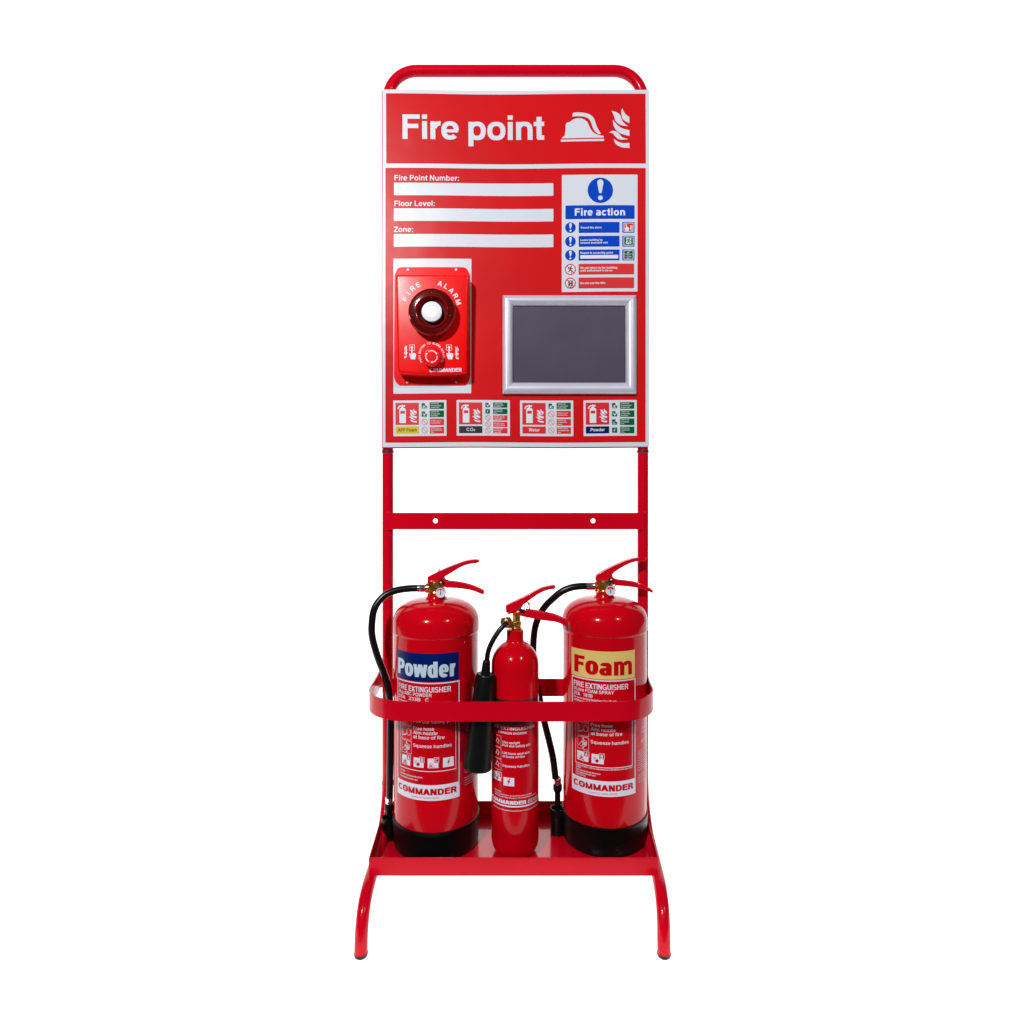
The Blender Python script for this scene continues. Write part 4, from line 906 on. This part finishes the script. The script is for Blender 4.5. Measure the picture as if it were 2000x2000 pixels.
# ---- slim carbon dioxide extinguisher
def co2():
    cx, cyy, Z, R = .0022, -.100, 1.42, .0520
    g = thing('fire_extinguisher', 'slim red carbon dioxide cylinder with a black discharge horn, standing between the two large ones', 'fire extinguisher', (cx, cyy, .1262), 'fire extinguishers in the tray')
    c = (cx, cyy, 0)
    prof = [(0,.1290),(.025,.1280),(.034,.1263),(.040,.1290),(.0465,.1350),(.0505,.1440),(.0520,.1560),(.0520,.5300)]
    prof += [(.0520*math.cos(math.radians(a)), .5300+.0540*math.sin(math.radians(a))) for a in range(6, 67, 6)]
    prof += [(.0192,.5815),(.0184,.586),(.0184,.6055),(.0170,.6065),(0,.6065)]
    bm = nb(); lathe(bm, prof, 96, c); mk('cylinder_body', bm, 'body', g, 50)
    bm = nb(); lathe(bm, [(0,.0022),(.004,.0020),(.0045,0)], 20, (cx-.004, cyy-.0450, .1275), 'f'); mk('base_plug', bm, 'plastic', g)
    bm = nb(); lathe(bm, [(0,.606),(.0125,.606),(.0125,.611),(.0105,.612),(.0105,.617),(.0118,.618),(.0118,.624),(.0090,.625),(.0090,.645),(0,.645)], 10, (cx+.003, cyy, 0))
    lathe(bm, [(0,-.026),(.0075,-.026),(.0075,0)], 18, (cx+.004, cyy-.004, .618), 'x')
    v = mk('valve', bm, 'brass', g, 30, bevel=.0005)
    # swivel nut facing left and a little towards the front
    nx, nz = at(987, 1215, Z-.025); n0 = Vector((nx, Z-.025+CY, nz)); d = Vector((-.55, -.80, -.10)).normalized()
    bm = nb(); tube(bm, [n0-d*.014, n0-d*.004, n0-d*.0035, n0+d*.004], [.0085, .0085, .0120, .0115], 6); mk('swivel_nut', bm, 'plated', g, 20, bevel=.0006)
    bm = nb(); tube(bm, [n0+d*.004, n0+d*.0052], [.0085, .0065], 24); mk('nut_insert', bm, 'plated', g, 30)
    def Lp(x, y, z=Z): return at(900+x/5.366, 1070+y/5.366, z)
    hzs = [(490,782,1.394),(462,803,1.387),(430,835,1.384),(392,882,1.382),(345,955,1.380),(305,1035,1.379),(282,1110,1.379),(273,1195,1.379)]
    bm = nb(); tube(bm, catmull([tuple(n0+d*.002)]+[(Lp(x, y, z)[0], z+CY, Lp(x, y, z)[1]) for x, y, z in hzs[0:]], 7), .0054, 18); hs_ = mk('horn_hose', bm, 'rubber', g)
    # horn
    t0 = Vector((at(950.5, 1290, 1.379)[0], 1.379+CY, at(950.5, 1290, 1.379)[1])); tb = Vector((at(932.5, 1499, 1.378)[0], 1.378+CY, at(932.5, 1499, 1.378)[1]))
    ax = (tb-t0); L = ax.length; ax = ax/L
    st = [(0,.0072),(.0015,.0080),(.006,.0084),(.027,.0100),(.0275,.0105),(.0278,.0178),(.0300,.0193),(.0320,.0198),(.10,.0240),(.18,.0278),(.22,.0292),(L-.001,.0300),(L,.0297)]
    inn = [(L,.0285),(.05,.0170)]
    bm = nb(); tube(bm, [t0+ax*a for a, r in st+inn], [r for a, r in st+inn], 48, cap=True); mk('discharge_horn', bm, 'plastic', g, 30)
    # levers
    up_top = [Lp(*p) for p in ((472,622),(473,600),(590,544),(700,491),(780,446),(850,412),(910,397),(962,389))]
    up_bot = [Lp(*p) for p in ((990,398),(994,410),(975,424),(920,432),(870,446),(800,484),(740,526),(696,556),(660,580),(648,600),(622,640),(600,652),(560,676),(500,684),(474,662))]
    channel('carry_lever', up_top+up_bot, up_top, cyy, .018, 'frame', g)
    lo_top = [Lp(*p) for p in ((540,694),(600,668),(660,648),(710,645),(790,657),(880,674),(980,694),(1050,722),(1100,754),(1118,778))]
    lo_bot = [Lp(*p) for p in ((1116,800),(1108,815),(1080,802),(1040,776),(980,760),(880,748),(780,732),(700,716),(630,702),(560,706))]
    channel('squeeze_lever', lo_top+lo_bot, lo_bot[1:-1][::-1], cyy, .0165, 'frame', g)
    for p_ in ((506,680),(665,650),(612,632)):
        a, b = Lp(*p_); bm = nb(); lathe(bm, [(0,.0112),(.0014,.0110),(.0020,.0102),(.0020,-.010),(0,-.010)], 16, (a, cyy, b), 'f'); mk('rivet', bm, 'chrome', g)
    (a, b), (a2, b2) = Lp(612, 634), Lp(655, 655); bm = nb(); tube(bm, [(a, cyy-.0105, b), (a2, cyy-.0115, b2)], [.0030, .0038], 14); mk('safety_pin', bm, 'plastic', g)
    bm = nb(); tube(bm, catmull([(q[0], cyy-.006+i*.0006, q[1]) for i, q in enumerate([Lp(*p) for p in ((668,650),(700,615),(708,580),(695,562),(672,578),(662,612),(668,648))])], 5), .0009, 8); mk('pull_ring', bm, 'chrome', g)
    bm = nb(); tube(bm, catmull([(q[0], cyy-.005, q[1]) for q in [Lp(*p) for p in ((712,650),(724,610),(712,572),(696,566))]], 5), .0011, 8)
    tube(bm, catmull([(q[0], cyy-.008, q[1]) for q in [Lp(*p) for p in ((712,650),(704,705),(680,742),(648,762))]], 5), .0007, 8); mk('seal_tie', bm, 'frame', g)
    # label
    mp = cyl_map(cx, cyy, R+.0002, 0); LP = lambda: Print(mp, .0025); D = lambda a: R*math.radians(a)
    bd = LP().rect(D(-68), .4170, D(66), .4682, 0).done('name_label', 'ink', 0, g)
    LP().text('CO2', D(-50), .4265, .030, D(46), V=.27, H=.21, track=-.02).done('lettering', 'label_white', 1, bd)
    pn = LP().rect(D(-72), .2320, D(71), .4165, 0).done('instruction_label', 'label_red', 0, g)
    LP().text('FIRE EXTINGUISHER', D(-66), .4060, .0062, D(52), V=.22, H=.165).done('lettering', 'label_white', 1, pn)
    P = LP(); P.text('CARBON DIOXIDE', D(-43), .3972, .0042, D(28.5), V=.2, H=.165, N=12)
    for ln, z, a1 in (('Use upright', .3772, 11), ('Pull out safety pin', .3705, 38), ('Lift horn and aim', .3543, 36), ('at base of fire', .3475, 23), ('Squeeze handles', .3275, 36)):
        P.text(ln, D(-30.4), z, .0050, D(a1), V=.2, H=.165, N=12)
    P.done('lettering', 'label_white', 1, pn)
    P = LP()
    for z0_, z1_ in ((.3660, .3905), (.3420, .3650), (.3180, .3410)):
        P.frame(D(-60), z0_, D(-34.5), z1_, .0005)
        zc_ = (z0_+z1_)/2; stroke(P, [(D(-47)+x*.008, zc_+y*.008) for x, y in ((-.8,-.6),(-.2,.2),(.1,.8),(.5,.3),(.8,.2),(.4,-.2),(.6,-.6),(0,-.3),(-.4,-.1))], .0010, 1)
    P.done('instruction_drawings', 'label_white', 1, pn)
    P = LP(); P.rect(D(-61.5), .2945, D(-34.5), .3120); P.rect(D(-47), .3020, D(-33), .3140, k=2); P.rect(D(-28), .2882, D(-2), .3058); P.done('class_square', 'label_white', 1, pn)
    P = LP(); put = lambda x, y: (D(-48)+x, .3020-y); class_icon(P, 'b', 0, .001, .015, put, 1); P.rect(D(-45.5), .3032, D(-34.2), .3130)
    put2 = lambda x, y: (D(-15)+x, .297-y); bolt(P, 0, 0, .0175, put2); P.done('class_symbol', 'label_red', 2, pn)
    LP().text('B', D(-39.8), .3044, .0074, None, 'c', V=.22, H=.18, xs=.8).done('class_letter', 'label_white', 3, pn)
    P = LP()
    for i, ln in enumerate(('CAUTION', 'Do not touch near heaters. Do not hold horn when operating.', 'Depressurise and recharge after any use. Check weight at least once a year.')):
        P.text(ln, D(-56), .2715-i*.0046, .0027, D(-35) if i == 0 else D(42 if i == 1 else 58), V=.2, H=.16, N=6)
    P.text('CheckFire Ltd, Pontygwindy Industrial Estate, Caerphilly, UK, CF83 3HU', D(-62), .2352, .0028, D(64), V=.2, H=.16, N=6); P.done('small_print', 'label_white', 1, pn)
    P = LP(); commander(P, D(-70), .2495, .0078, D(27), V=.30, H=.23, track=-.085); P.text('EDGE', D(31), .2495, .0074, D(70), V=.15, H=.14, shear=.22)
    P.rect(D(-68), .2438, D(66), .2468); P.done('maker_lettering', 'label_white', 1, pn)
    return g
co2()
